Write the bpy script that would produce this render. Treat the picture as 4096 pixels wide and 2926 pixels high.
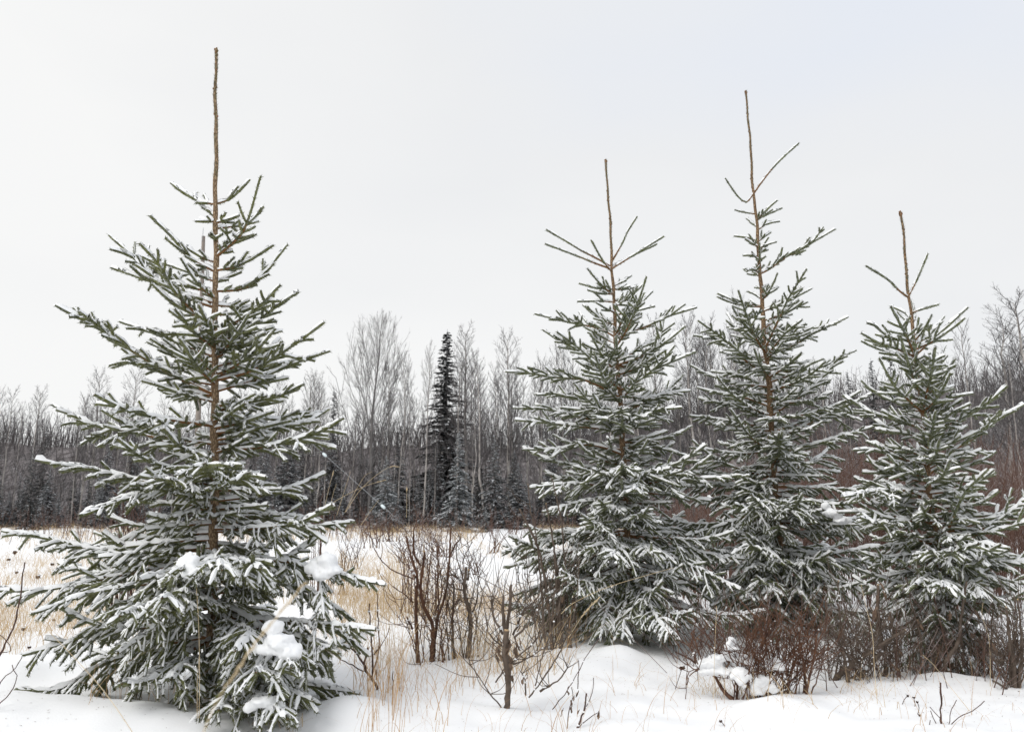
import bpy, math
import numpy as np
from mathutils import Vector

# ------------------------------------------------------------------ camera, sky, sun, exposure
for o in list(bpy.data.objects):
    bpy.data.objects.remove(o)
scene = bpy.context.scene
COL = scene.collection
R = math.radians
F = 3312.0                       # focal length in photograph pixels (4096 wide)
PITCH = math.atan((2072 - 1463) / F)
CAM = np.array([0.0, 0.0, 1.2])
cam = bpy.data.cameras.new('camera')
cam.sensor_width = 36.0
cam.lens = F / 4096 * 36
cam.clip_start = 0.05
cam.clip_end = 2000
cam.dof.use_dof = True
cam.dof.focus_distance = 6.4
cam.dof.aperture_fstop = 4.5
cam_o = bpy.data.objects.new('camera', cam)
COL.objects.link(cam_o)
cam_o.location = CAM
cam_o.rotation_euler = (math.pi / 2 + PITCH, 0, 0)
scene.camera = cam_o

SUN_EL, SUN_AZ = R(50), R(228)   # high and broad behind the cloud, over the camera's left shoulder
world = bpy.data.worlds.new('World')
scene.world = world
world.use_nodes = True
wn, wl = world.node_tree.nodes, world.node_tree.links
bg = wn['Background']
bg.inputs['Strength'].default_value = 0.1
sky = wn.new('ShaderNodeTexSky')
sky.sky_type = 'NISHITA'
sky.sun_disc = False
sky.sun_elevation = SUN_EL
sky.sun_rotation = SUN_AZ
tc = wn.new('ShaderNodeTexCoord')
nz = wn.new('ShaderNodeTexNoise')
nz.inputs['Scale'].default_value = 1.6
nz.inputs['Detail'].default_value = 4.0
nz.inputs['Roughness'].default_value = 0.45
mp = wn.new('ShaderNodeMapping')
mp.inputs['Scale'].default_value = (1.0, 1.0, 2.6)
mp.inputs['Location'].default_value = (0.4, 1.7, 0.2)
wl.new(tc.outputs['Generated'], mp.inputs['Vector'])
wl.new(mp.outputs['Vector'], nz.inputs['Vector'])
# cloud deck: brighter and warmer towards the horizon, cooler towards the east (right)
sep = wn.new('ShaderNodeSeparateXYZ')
wl.new(tc.outputs['Generated'], sep.inputs['Vector'])
def wmath(op, a, b=None, clamp=False):
    m = wn.new('ShaderNodeMath')
    m.operation = op
    m.use_clamp = clamp
    for i, v in enumerate((a, b)):
        if v is None:
            continue
        if isinstance(v, (int, float)):
            m.inputs[i].default_value = v
        else:
            wl.new(v, m.inputs[i])
    return m.outputs[0]
el = wmath('MULTIPLY', wmath('SUBTRACT', sep.outputs['Z'], 0.10), 1.7, True)
ea = wmath('MULTIPLY', sep.outputs['X'], 0.9)
k = wmath('MULTIPLY', el, wmath('ADD', wmath('MULTIPLY', ea, 1.5), 0.62))
k = wmath('ADD', k, wmath('MULTIPLY', wmath('SUBTRACT', nz.outputs['Fac'], 0.5), 1.1), True)
ramp = wn.new('ShaderNodeValToRGB')
cr = ramp.color_ramp
cr.elements[0].position = 0.0
cr.elements[0].color = (0.935, 0.935, 0.928, 1)
cr.elements[1].position = 1.0
cr.elements[1].color = (0.785, 0.825, 0.900, 1)
e = cr.elements.new(0.45)
e.color = (0.850, 0.858, 0.868, 1)
wl.new(k, ramp.inputs['Fac'])
sc10 = wn.new('ShaderNodeVectorMath')
sc10.operation = 'SCALE'
sc10.inputs['Scale'].default_value = 10.0
wl.new(ramp.outputs['Color'], sc10.inputs[0])
mixw = wn.new('ShaderNodeMix')
mixw.data_type = 'RGBA'
mixw.inputs['Factor'].default_value = 0.96
wl.new(sky.outputs['Color'], mixw.inputs['A'])
wl.new(sc10.outputs['Vector'], mixw.inputs['B'])
wl.new(mixw.outputs['Result'], bg.inputs['Color'])

sun = bpy.data.lights.new('sun', 'SUN')
sun.energy = 1.5
sun.angle = R(32)
sun.color = (1.0, 0.98, 0.95)
sun_o = bpy.data.objects.new('sun', sun)
COL.objects.link(sun_o)
sd = Vector((math.sin(SUN_AZ) * math.cos(SUN_EL), math.cos(SUN_AZ) * math.cos(SUN_EL), math.sin(SUN_EL)))
sun_o.rotation_euler = sd.to_track_quat('Z', 'Y').to_euler()
vs = scene.view_settings
vs.view_transform = 'Standard'
vs.look = 'None'
vs.exposure = 0.04
vs.gamma = 1.0
scene.cycles.max_bounces = 5
scene.cycles.diffuse_bounces = 4
scene.cycles.glossy_bounces = 2
scene.cycles.transparent_max_bounces = 4
scene.cycles.caustics_reflective = False
scene.cycles.caustics_refractive = False

# ------------------------------------------------------------------ pixel helpers
cp, sp = math.cos(PITCH), math.sin(PITCH)
def ray(u, v):
    a, b = (u - 2048) / F, (1463 - v) / F
    return np.array([a, cp - b * sp, sp + b * cp])
def at(u, v, Y):
    d = ray(u, v)
    return CAM + d * (Y / d[1])
REG = {'F': (1 / 1.802, 0, 0), '1': (1.16, 0, 100), '2': (1.064, 0, 1400), '4': (1.5827, 1300, 1900), '5': (1.477, 1950, 500),
       '6': (1.353, 2000, 1500), '7': (1.353, 2700, 300), '8': (1.0644, 2900, 1400), 'S': (2.675, 2650, 2400), 'T': (2.594, 3300, 2300),
       'L': (1.967, 0, 2100), 'B': (2.594, 700, 2300), 'C': (1.803, 3500, 1100), 'G': (4.64, 1250, 1750), 'N': (2.32, 0, 1500)}
REG['F'] = (0.5549, 0, 0)
def px(reg, x, y):
    s, ox, oy = REG[reg]
    return ox + x / s, oy + y / s
def at_r(reg, p, Y):
    return at(*px(reg, *p), Y)

# ------------------------------------------------------------------ noise and terrain
def hash2(ix, iy, seed):
    n = (ix.astype(np.int64) * 374761393 + iy.astype(np.int64) * 668265263 + seed * 982451653) & 0x7fffffff
    n = ((n ^ (n >> 13)) * 1274126177) & 0x7fffffff
    return ((n ^ (n >> 16)) & 0xffff) / 65535.0
def vnoise(x, y, seed=0):
    x, y = np.asarray(x, float), np.asarray(y, float)
    ix, iy = np.floor(x), np.floor(y)
    fx, fy = x - ix, y - iy
    fx = fx * fx * fx * (fx * (fx * 6 - 15) + 10)
    fy = fy * fy * fy * (fy * (fy * 6 - 15) + 10)
    a, b = hash2(ix, iy, seed), hash2(ix + 1, iy, seed)
    c, d = hash2(ix, iy + 1, seed), hash2(ix + 1, iy + 1, seed)
    return (a * (1 - fx) + b * fx) * (1 - fy) + (c * (1 - fx) + d * fx) * fy - 0.5
MOUNDS = []       # x, y, radius x, radius y, height
def add_mound(u, v, Y, rx, ry, h):
    p = at(u, v, Y)
    MOUNDS.append((p[0], Y, rx, ry, h))
add_mound(330, 2800, 5.15, 1.0, .42, .15)
add_mound(-150, 2800, 5.2, .6, .45, .10)
add_mound(1130, 2860, 5.0, .3, .3, -.12)
add_mound(1400, 2800, 5.45, .28, .25, .13)
add_mound(1650, 2740, 6.0, .35, .3, .06)
add_mound(1850, 2820, 5.6, .3, .22, .06)
add_mound(2480, 2570, 7.35, .20, .25, .10)
add_mound(2750, 2590, 7.3, .35, .28, .05)
add_mound(2330, 2600, 7.2, .3, .3, .06)
add_mound(3080, 2780, 5.6, .26, .2, .09)
add_mound(3350, 2800, 5.9, .5, .3, .04)
add_mound(3700, 2700, 6.6, .7, .35, .06)
add_mound(4000, 2700, 6.3, .5, .3, .03)
add_mound(60, 2620, 6.5, .22, .25, .13)
add_mound(300, 2580, 6.9, .5, .3, .08)
add_mound(500, 2350, 8.6, .7, .35, .10)
add_mound(1980, 2150, 14.0, 1.2, 1.0, .12)
def H(x, y):
    x, y = np.asarray(x, float), np.asarray(y, float)
    z = 0.0135 * np.clip(y - 5.5, 0, 70) + 0.02 * np.clip(y - 75, 0, 400)
    near = np.clip((y - 4.0) / 4.0, 0.45, 1.0)
    z = z + vnoise(x * .45 + 3, y * .45, 1) * .13 * near + vnoise(x * 1.25, y * 1.1 + 7, 2) * .085 * near
    z = z + vnoise(x * 2.7 + 5, y * 2.7, 3) * .062 * near + vnoise(x * 6, y * 6, 4) * .020 + vnoise(x * 11, y * 11, 5) * .006
    for mx, my, rx, ry, h in MOUNDS:
        z = z + h * np.exp(-(((x - mx) / rx) ** 2 + ((y - my) / ry) ** 2))
    return z
def ground_hit(u, v, far=150):
    d = ray(u, v)
    y = 2.5
    while y < far:
        p = CAM + d * (y / d[1])
        if p[2] <= float(H(p[0], p[1])):
            break
        y += 0.02 + y * .002
    return p

# ------------------------------------------------------------------ mesh helpers
class MB:
    def __init__(s):
        s.v, s.f, s.n = [], [], 0
    def add(s, v, f):
        if len(v) == 0:
            return
        s.v.append(np.asarray(v, np.float32))
        s.f.append(np.asarray(f, np.int32) + s.n)
        s.n += len(v)
    def mesh(s, name, mats, smooth=False, origin=None):
        v = np.concatenate(s.v) if s.v else np.zeros((0, 3), np.float32)
        f = np.concatenate(s.f) if s.f else np.zeros((0, 3), np.int32)
        if origin is not None:
            v = v - np.asarray(origin, np.float32)
        me = bpy.data.meshes.new(name)
        me.vertices.add(len(v))
        me.vertices.foreach_set('co', v.ravel())
        me.loops.add(len(f) * 3)
        me.loops.foreach_set('vertex_index', f.ravel())
        me.polygons.add(len(f))
        me.polygons.foreach_set('loop_start', np.arange(0, len(f) * 3, 3, dtype=np.int32))
        if smooth:
            me.polygons.foreach_set('use_smooth', np.ones(len(f), bool))
        for m in (mats if isinstance(mats, (list, tuple)) else [mats]):
            me.materials.append(m)
        me.update(calc_edges=True)
        global TRIS
        TRIS += len(f)
        return me
TRIS = 0
def obj(name, me, parent=None, loc=(0, 0, 0)):
    o = bpy.data.objects.new(name, me)
    COL.objects.link(o)
    if parent is not None:
        o.parent = parent
    o.location = loc
    return o
def tag(o, label=None, cat=None, group=None, kind=None):
    for key, val in (('label', label), ('category', cat), ('group', group), ('kind', kind)):
        if val:
            o[key] = val
    return o
def empty(name, loc, label=None, cat=None, group=None):
    o = bpy.data.objects.new(name, None)
    COL.objects.link(o)
    o.location = loc
    o.empty_display_size = 0.2
    return tag(o, label, cat, group)
def nrm(v):
    return v / np.maximum(np.linalg.norm(v, axis=-1, keepdims=True), 1e-9)
def tangents(P):
    T = np.gradient(P, axis=0)
    return nrm(T)
def tube(mb, P, rad, k=5, cap=True):
    P = np.asarray(P, float)
    n = len(P)
    rad = np.broadcast_to(np.asarray(rad, float), (n,))
    T = tangents(P)
    m = nrm(P[-1] - P[0])
    ref = np.array([0., 0, 1]) if abs(m[2]) < .8 else np.array([.3, 1., 0])
    S = nrm(np.cross(T, ref))
    U = np.cross(S, T)
    a = np.arange(k) * 2 * math.pi / k
    V = P[:, None] + rad[:, None, None] * (np.cos(a)[None, :, None] * S[:, None] + np.sin(a)[None, :, None] * U[:, None])
    i = np.arange(n - 1)[:, None] * k
    j = np.arange(k)[None]
    j2 = (j + 1) % k
    a0, a1, b0, b1 = i + j, i + j2, i + k + j, i + k + j2
    f = np.concatenate([np.stack([a0, a1, b1], -1).reshape(-1, 3), np.stack([a0, b1, b0], -1).reshape(-1, 3)])
    V = V.reshape(-1, 3)
    if cap:
        V = np.concatenate([V, P[-1:]])
        c = n * k
        q = (n - 1) * k
        f = np.concatenate([f, np.stack([q + np.arange(k), q + (np.arange(k) + 1) % k, np.full(k, c)], -1)])
    mb.add(V, f)
def catmull(pts, per=6):
    pts = np.asarray(pts, float)
    if len(pts) == 2:
        t = np.linspace(0, 1, per + 1)[:, None]
        return pts[0] * (1 - t) + pts[1] * t
    Q = np.concatenate([[2 * pts[0] - pts[1]], pts, [2 * pts[-1] - pts[-2]]])
    out = []
    for i in range(len(pts) - 1):
        p0, p1, p2, p3 = Q[i:i + 4]
        t = np.linspace(0, 1, per, endpoint=False)[:, None]
        out.append(.5 * (2 * p1 + (p2 - p0) * t + (2 * p0 - 5 * p1 + 4 * p2 - p3) * t ** 2 + (3 * p1 - p0 - 3 * p2 + p3) * t ** 3))
    out.append(pts[-1:])
    return np.concatenate(out)
def arclen(P):
    return np.concatenate([[0], np.cumsum(np.linalg.norm(np.diff(P, axis=0), axis=1))])
def resample(P, step, nmin=3):
    s = arclen(P)
    n = max(nmin, int(s[-1] / step) + 1)
    t = np.linspace(0, s[-1], n)
    return np.stack([np.interp(t, s, P[:, i]) for i in range(3)], -1)
def interp(P, s, d):
    return np.stack([np.interp(d, s, P[:, i]) for i in range(3)], -1)
_ico = None
def ico(level=2):
    import bmesh
    bm = bmesh.new()
    bmesh.ops.create_icosphere(bm, subdivisions=level, radius=1)
    bmesh.ops.triangulate(bm, faces=bm.faces)
    v = np.array([x.co[:] for x in bm.verts])
    f = np.array([[x.index for x in q.verts] for q in bm.faces])
    bm.free()
    return v, f
ICO1, ICO2, ICO3 = ico(1), ico(2), ico(4)
def blob(mb, c, r, rng, shape=ICO2, rough=.18):
    v, f = shape
    r = np.asarray(r, float)
    ph = rng.uniform(0, 6, 6)
    d = 1 + rough * (np.sin(v[:, 0] * 2.3 + ph[0]) * np.sin(v[:, 1] * 2.1 + ph[1]) + .6 * np.sin(v[:, 2] * 3.7 + ph[2]) * np.sin(v[:, 0] * 4.1 + ph[3])
                     + .35 * np.sin(v[:, 1] * 7.1 + ph[4]) * np.sin(v[:, 2] * 6.3 + ph[5]))
    mb.add(v * d[:, None] * r + np.asarray(c), f)

# ------------------------------------------------------------------ materials
def mat(name, col, rough=.7, spec=.2, var=None, scale=6.0, detail=3.0, bump=0.0, bscale=40.0, snow=0.0, stretch=None, obj_var=0.0, frost=0.0, frost_scale=25, trans=0.0):
    m = bpy.data.materials.new(name)
    m.use_nodes = True
    N, L = m.node_tree.nodes, m.node_tree.links
    b = N['Principled BSDF']
    b.inputs['Roughness'].default_value = rough
    b.inputs['Specular IOR Level'].default_value = spec
    tcn = N.new('ShaderNodeTexCoord')
    geo = N.new('ShaderNodeNewGeometry')
    vec = geo.outputs['Position']
    if stretch:
        mpn = N.new('ShaderNodeMapping')
        mpn.inputs['Scale'].default_value = stretch
        L.new(vec, mpn.inputs['Vector'])
        vec = mpn.outputs['Vector']
    cur = None
    if var:
        n = N.new('ShaderNodeTexNoise')
        n.inputs['Scale'].default_value = scale
        n.inputs['Detail'].default_value = detail
        L.new(vec, n.inputs['Vector'])
        rp = N.new('ShaderNodeValToRGB')
        rp.color_ramp.elements[0].position = .32
        rp.color_ramp.elements[0].color = (*col, 1)
        rp.color_ramp.elements[1].position = .68
        rp.color_ramp.elements[1].color = (*var, 1)
        L.new(n.outputs['Fac'], rp.inputs['Fac'])
        cur = rp.outputs['Color']
    else:
        rgb = N.new('ShaderNodeRGB')
        rgb.outputs[0].default_value = (*col, 1)
        cur = rgb.outputs[0]
    if obj_var:
        oi = N.new('ShaderNodeObjectInfo')
        mr = N.new('ShaderNodeMapRange')
        mr.inputs['To Min'].default_value = 1 - obj_var
        mr.inputs['To Max'].default_value = 1 + obj_var
        L.new(oi.outputs['Random'], mr.inputs['Value'])
        sc = N.new('ShaderNodeVectorMath')
        sc.operation = 'SCALE'
        L.new(cur, sc.inputs[0])
        L.new(mr.outputs['Result'], sc.inputs['Scale'])
        cur = sc.outputs['Vector']
    def mix_snow(fac, cur):
        mx = N.new('ShaderNodeMix')
        mx.data_type = 'RGBA'
        L.new(fac, mx.inputs['Factor'])
        L.new(cur, mx.inputs['A'])
        mx.inputs['B'].default_value = (.80, .815, .84, 1)
        return mx.outputs['Result']
    if snow:
        sx = N.new('ShaderNodeSeparateXYZ')
        L.new(geo.outputs['Normal'], sx.inputs['Vector'])
        n2 = N.new('ShaderNodeTexNoise')
        n2.inputs['Scale'].default_value = 3.0
        L.new(geo.outputs['Position'], n2.inputs['Vector'])
        ad = N.new('ShaderNodeMath')
        ad.operation = 'ADD'
        L.new(sx.outputs['Z'], ad.inputs[0])
        L.new(n2.outputs['Fac'], ad.inputs[1])
        mr2 = N.new('ShaderNodeMapRange')
        mr2.inputs['From Min'].default_value = .85
        mr2.inputs['From Max'].default_value = 1.25
        mr2.inputs['To Max'].default_value = snow
        L.new(ad.outputs[0], mr2.inputs['Value'])
        cur = mix_snow(mr2.outputs['Result'], cur)
    if frost:
        n3 = N.new('ShaderNodeTexNoise')
        n3.inputs['Scale'].default_value = frost_scale
        n3.inputs['Detail'].default_value = 3
        L.new(geo.outputs['Position'], n3.inputs['Vector'])
        mr3 = N.new('ShaderNodeMapRange')
        mr3.inputs['From Min'].default_value = .42
        mr3.inputs['From Max'].default_value = .72
        mr3.inputs['To Max'].default_value = frost
        L.new(n3.outputs['Fac'], mr3.inputs['Value'])
        cur = mix_snow(mr3.outputs['Result'], cur)
    L.new(cur, b.inputs['Base Color'])
    if bump:
        nb = N.new('ShaderNodeTexNoise')
        nb.inputs['Scale'].default_value = bscale
        nb.inputs['Detail'].default_value = 5
        L.new(vec, nb.inputs['Vector'])
        bp = N.new('ShaderNodeBump')
        bp.inputs['Strength'].default_value = bump
        bp.inputs['Distance'].default_value = .02
        L.new(nb.outputs['Fac'], bp.inputs['Height'])
        L.new(bp.outputs['Normal'], b.inputs['Normal'])
    return m
def bark_mat(name, dark, light, scale=(95, 95, 30)):
    """young spruce bark: small raised lens-shaped pegs with dark seams"""
    m = mat(name, dark, .85, .15)
    N, L = m.node_tree.nodes, m.node_tree.links
    b = N['Principled BSDF']
    geo = N.new('ShaderNodeNewGeometry')
    mpn = N.new('ShaderNodeMapping')
    mpn.inputs['Scale'].default_value = scale
    L.new(geo.outputs['Position'], mpn.inputs['Vector'])
    vo = N.new('ShaderNodeTexVoronoi')
    vo.feature = 'DISTANCE_TO_EDGE'
    vo.inputs['Scale'].default_value = 1.0
    L.new(mpn.outputs['Vector'], vo.inputs['Vector'])
    rp = N.new('ShaderNodeValToRGB')
    rp.color_ramp.elements[0].position = .04
    rp.color_ramp.elements[0].color = (*dark, 1)
    rp.color_ramp.elements[1].position = .28
    rp.color_ramp.elements[1].color = (*light, 1)
    L.new(vo.outputs['Distance'], rp.inputs['Fac'])
    L.new(rp.outputs['Color'], b.inputs['Base Color'])
    bp = N.new('ShaderNodeBump')
    bp.inputs['Strength'].default_value = .5
    bp.inputs['Distance'].default_value = .01
    L.new(vo.outputs['Distance'], bp.inputs['Height'])
    L.new(bp.outputs['Normal'], b.inputs['Normal'])
    return m
M = {}
M['snow'] = mat('snow_ground', (.885, .892, .900), .75, .06, var=(.91, .912, .915), scale=2.0, bump=.07, bscale=80)
M['tree_snow'] = mat('tree_snow', (.865, .872, .88), .6, .2, var=(.895, .90, .90), scale=20, bump=.08, bscale=120)
M['bark1'] = bark_mat('spruce_bark_golden', (.13, .085, .052), (.38, .275, .17))
M['bark2'] = bark_mat('spruce_bark_brown', (.10, .062, .036), (.35, .235, .14))
M['twig'] = mat('spruce_twig', (.16, .085, .04), .8, .1, var=(.24, .125, .055), scale=14)
M['needle1'] = mat('spruce_needles_green', (.050, .058, .015), .5, .2, var=(.140, .148, .044), scale=9, frost=.18, frost_scale=55)
M['needle2'] = mat('spruce_needles_frosted', (.050, .060, .018), .5, .2, var=(.135, .150, .052), scale=9, frost=.27, frost_scale=55)
M['bud'] = mat('spruce_bud', (.17, .075, .04), .7, .2, var=(.25, .13, .07), scale=60)
M['far_bark'] = mat('grey_far_bark', (.115, .108, .106), .9, .05, var=(.19, .18, .175), scale=1.2, snow=.55, obj_var=.3)
M['far_twig'] = mat('far_fine_twigs', (.095, .086, .085), .9, .05, snow=.35, obj_var=.25)
M['birch'] = mat('pale_birch_bark', (.24, .215, .20), .85, .1, var=(.48, .45, .42), scale=2.5, snow=.4, obj_var=.2)
M['far_needle'] = mat('far_spruce_needles', (.072, .073, .071), .7, .1, var=(.125, .124, .12), scale=3, obj_var=.2)
M['far_snow'] = mat('far_spruce_snow', (.55, .57, .60), .7, .1, var=(.78, .80, .82), scale=4)
M['far_frost'] = mat('far_frosted_needles', (.10, .11, .10), .7, .1, var=(.24, .25, .25), scale=3)
M['thicket'] = mat('thicket_stems', (.078, .068, .068), .9, .05, var=(.15, .135, .133), scale=1.5, snow=.5)
M['red_stem'] = mat('red_brown_stems', (.092, .050, .038), .8, .1, var=(.165, .102, .080), scale=5, snow=.35)
M['hill'] = mat('hill_brush', (.050, .042, .041), .95, .05, var=(.24, .22, .22), scale=1.0, stretch=(2.2, .5, .5), detail=8)
M['willow'] = mat('willow_bark', (.060, .026, .017), .6, .3, var=(.15, .07, .036), scale=14, bump=.4, bscale=90)
M['grey_stem'] = mat('grey_stem_bark', (.075, .055, .042), .8, .15, var=(.16, .125, .10), scale=12)
M['dark_stem'] = mat('dark_stem_bark', (.05, .028, .022), .7, .2, var=(.11, .06, .045), scale=10)
M['cut_wood'] = mat('cut_wood', (.48, .34, .20), .8, .1)
M['dead_leaf'] = mat('dead_leaf', (.13, .085, .06), .85, .1, var=(.25, .18, .13), scale=22)
M['seed'] = mat('dark_seed_head', (.035, .02, .015), .9, .1, var=(.09, .055, .04), scale=50)
M['grass'] = mat('dry_grass', (.42, .29, .155), .75, .15, var=(.62, .48, .30), scale=1.6, detail=6)
M['straw'] = mat('pale_straw', (.52, .40, .24), .75, .15, var=(.66, .54, .36), scale=6)
M['russet'] = mat('russet_grass', (.38, .22, .11), .75, .15, var=(.56, .39, .22), scale=6)
M['pole'] = mat('weathered_pole', (.17, .145, .125), .9, .1, var=(.30, .26, .23), scale=3, stretch=(8, 8, .5))
M['wire'] = mat('steel_wire', (.28, .29, .30), .5, .4)
M['ceramic'] = mat('pale_guy_insulator', (.62, .70, .72), .35, .5)

# ------------------------------------------------------------------ ground and hills
def build_ground():
    ys = np.concatenate([np.linspace(-40, -4, 8), np.linspace(-3, 3.4, 14), np.arange(3.5, 11, .055), 11 * (1.028 ** np.arange(0, 122))])
    half = np.concatenate([[0], np.cumsum(np.full(62, .058)), 3.6 + np.cumsum(.06 * 1.085 ** np.arange(0, 72))])
    xs = np.concatenate([-half[::-1][:-1], half]) + .4
    X, Y = np.meshgrid(xs, ys)
    Z = H(X, Y)
    n, m = X.shape
    v = np.stack([X, Y, Z], -1).reshape(-1, 3)
    i = (np.arange(n - 1)[:, None] * m + np.arange(m - 1)[None]).reshape(-1)
    f = np.concatenate([np.stack([i, i + 1, i + m + 1], -1), np.stack([i, i + m + 1, i + m], -1)])
    mb = MB()
    mb.add(v, f)
    o = obj('snow_ground', mb.mesh('snow_ground', M['snow'], True))
    tag(o, 'snow-covered field with soft hummocks', None, None, 'structure')
build_ground()

def hill_z(x, y):
    """rising ground behind the forest edge; higher on the right"""
    x, y = np.asarray(x, float), np.asarray(y, float)
    rr = 1 / (1 + np.exp(-(x - 24) / 7))
    t = np.clip((y - 66) / 55, 0, 1)
    t = t * t * (3 - 2 * t)
    return (9.0 + 2.2 * np.clip((x + 30) / 30, 0, 1) + 6.5 * rr + 4.0 * vnoise(x * .05, y * .02, 9) + 2.0 * vnoise(x * .17, y * .02, 13)) * t
def build_hill():
    xs = np.linspace(-150, 170, 110)
    ys = np.linspace(64, 190, 40)
    X, Y = np.meshgrid(xs, ys)
    Z = H(X, Y) * (Y < 90) + H(X, np.full_like(Y, 90)) * (Y >= 90) + hill_z(X, Y) + .15
    n, m = X.shape
    i = (np.arange(n - 1)[:, None] * m + np.arange(m - 1)[None]).reshape(-1)
    mb = MB()
    mb.add(np.stack([X, Y, Z], -1).reshape(-1, 3), np.concatenate([np.stack([i, i + 1, i + m + 1], -1), np.stack([i, i + m + 1, i + m], -1)]))
    tag(obj('hill', mb.mesh('hill', M['hill'], True)), 'dark brush-covered hill rising behind the trees', None, None, 'structure')
build_hill()
def hz(x, y):
    return H(x, np.minimum(y, 90)) * 1.0 + hill_z(x, y) + .1 * (np.asarray(y) > 64)

# ------------------------------------------------------------------ foreground spruces
class Spray:
    """collects the wood, needles and snow of one branch"""
    def __init__(s):
        s.wood, s.needles, s.snow = MB(), MB(), MB()
UP = np.array([0., 0, 1])
def add_needles(mb, P, dens, ln, rng, wid=.0062, skip=0.0, snow=None, cover=1.0):
    s = arclen(P)
    m = int((s[-1] - skip) * dens)
    if m < 1:
        return
    d = rng.uniform(skip, s[-1], m)
    c = interp(P, s, d)
    T = interp(tangents(P), s, d)
    T = nrm(T)
    rad = nrm(np.cross(T, rng.normal(size=(m, 3))))
    a = rng.uniform(.6, 1.1, m)[:, None]
    D = T * np.cos(a) + rad * np.sin(a)
    sd = nrm(np.cross(D, rng.normal(size=(m, 3))))
    l = ln * rng.uniform(.7, 1.2, m)[:, None]
    white = (rad[:, 2] > .05) & (rng.random(m) < .70 * cover) & (snow is not None)
    w = np.where(white, wid * .6, wid * .5)[:, None]
    l = np.where(white[:, None], l * .88, l)
    v = np.stack([c + sd * w, c - sd * w, c + D * l], 1)
    g = v[~white].reshape(-1, 3)
    mb.add(g, np.arange(len(g)).reshape(-1, 3))
    if white.any():
        g = (v[white] + UP * .0015).reshape(-1, 3)
        snow.add(g, np.arange(len(g)).reshape(-1, 3))
def add_body(mb, P, r, rng, skip=0.0, step=.062):
    """the dense inner mass of needles round a shoot"""
    s = arclen(P)
    if s[-1] - skip < .02:
        return
    n = max(3, int((s[-1] - skip) / step) + 1)
    Q = interp(P, s, np.linspace(skip, s[-1] + .006, n))
    rr = r * rng.uniform(.75, 1.2, n)
    rr[-1] *= .75
    tube(mb, Q, rr, 4, False)
PROF = np.array([(-1.0, -.25), (-.72, .62), (.05, 1.0), (.74, .6), (1.0, -.25)])
def add_snow(mb, P, w, h, rng, step=.035, cover=1.0, skip=0.0, lift=.0065):
    s = arclen(P)
    if s[-1] - skip < .03:
        return
    n = max(3, int((s[-1] - skip) / step) + 2)
    d = np.linspace(skip, s[-1] + .002, n)
    Q = interp(P, s, d)
    T = tangents(Q)
    up = UP - T * T[:, 2:3]
    hzn = np.linalg.norm(up, axis=1)
    up = nrm(up)
    sd = np.cross(T, up)
    amt = np.clip((hzn - .25) / .45, 0.0, 1) * cover
    lump = .80 + .75 * np.convolve(rng.uniform(-.6, .6, n + 2), [.35, .5, .35], 'valid') + .12 * rng.uniform(-1, 1, n)
    gap = rng.random(n) < .09
    amt = amt * lump * np.where(gap, .4, 1.0)
    amt[0] *= .6
    amt[-1] *= .85
    amt = np.clip(amt, .04, 1.5)
    k = len(PROF)
    jit = 1 + rng.uniform(-.28, .28, (n, k, 1))
    V = Q[:, None] + (sd[:, None] * PROF[None, :, 0:1] * w * amt[:, None, None] + up[:, None] * PROF[None, :, 1:2] * h * amt[:, None, None]) * jit + up[:, None] * lift
    i = np.arange(n - 1)[:, None] * k
    j = np.arange(k - 1)[None]
    j2 = j + 1
    f = np.concatenate([np.stack([i + j, i + j2, i + k + j2], -1).reshape(-1, 3), np.stack([i + j, i + k + j2, i + k + j], -1).reshape(-1, 3)])
    f = f[rng.random(len(f)) > .10]
    mb.add(V.reshape(-1, 3), f)
def twig_curve(p, d, l, bend, n=4):
    t = np.linspace(0, 1, n)[:, None]
    return p + d * l * t + np.asarray(bend) * l * t * t
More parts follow.
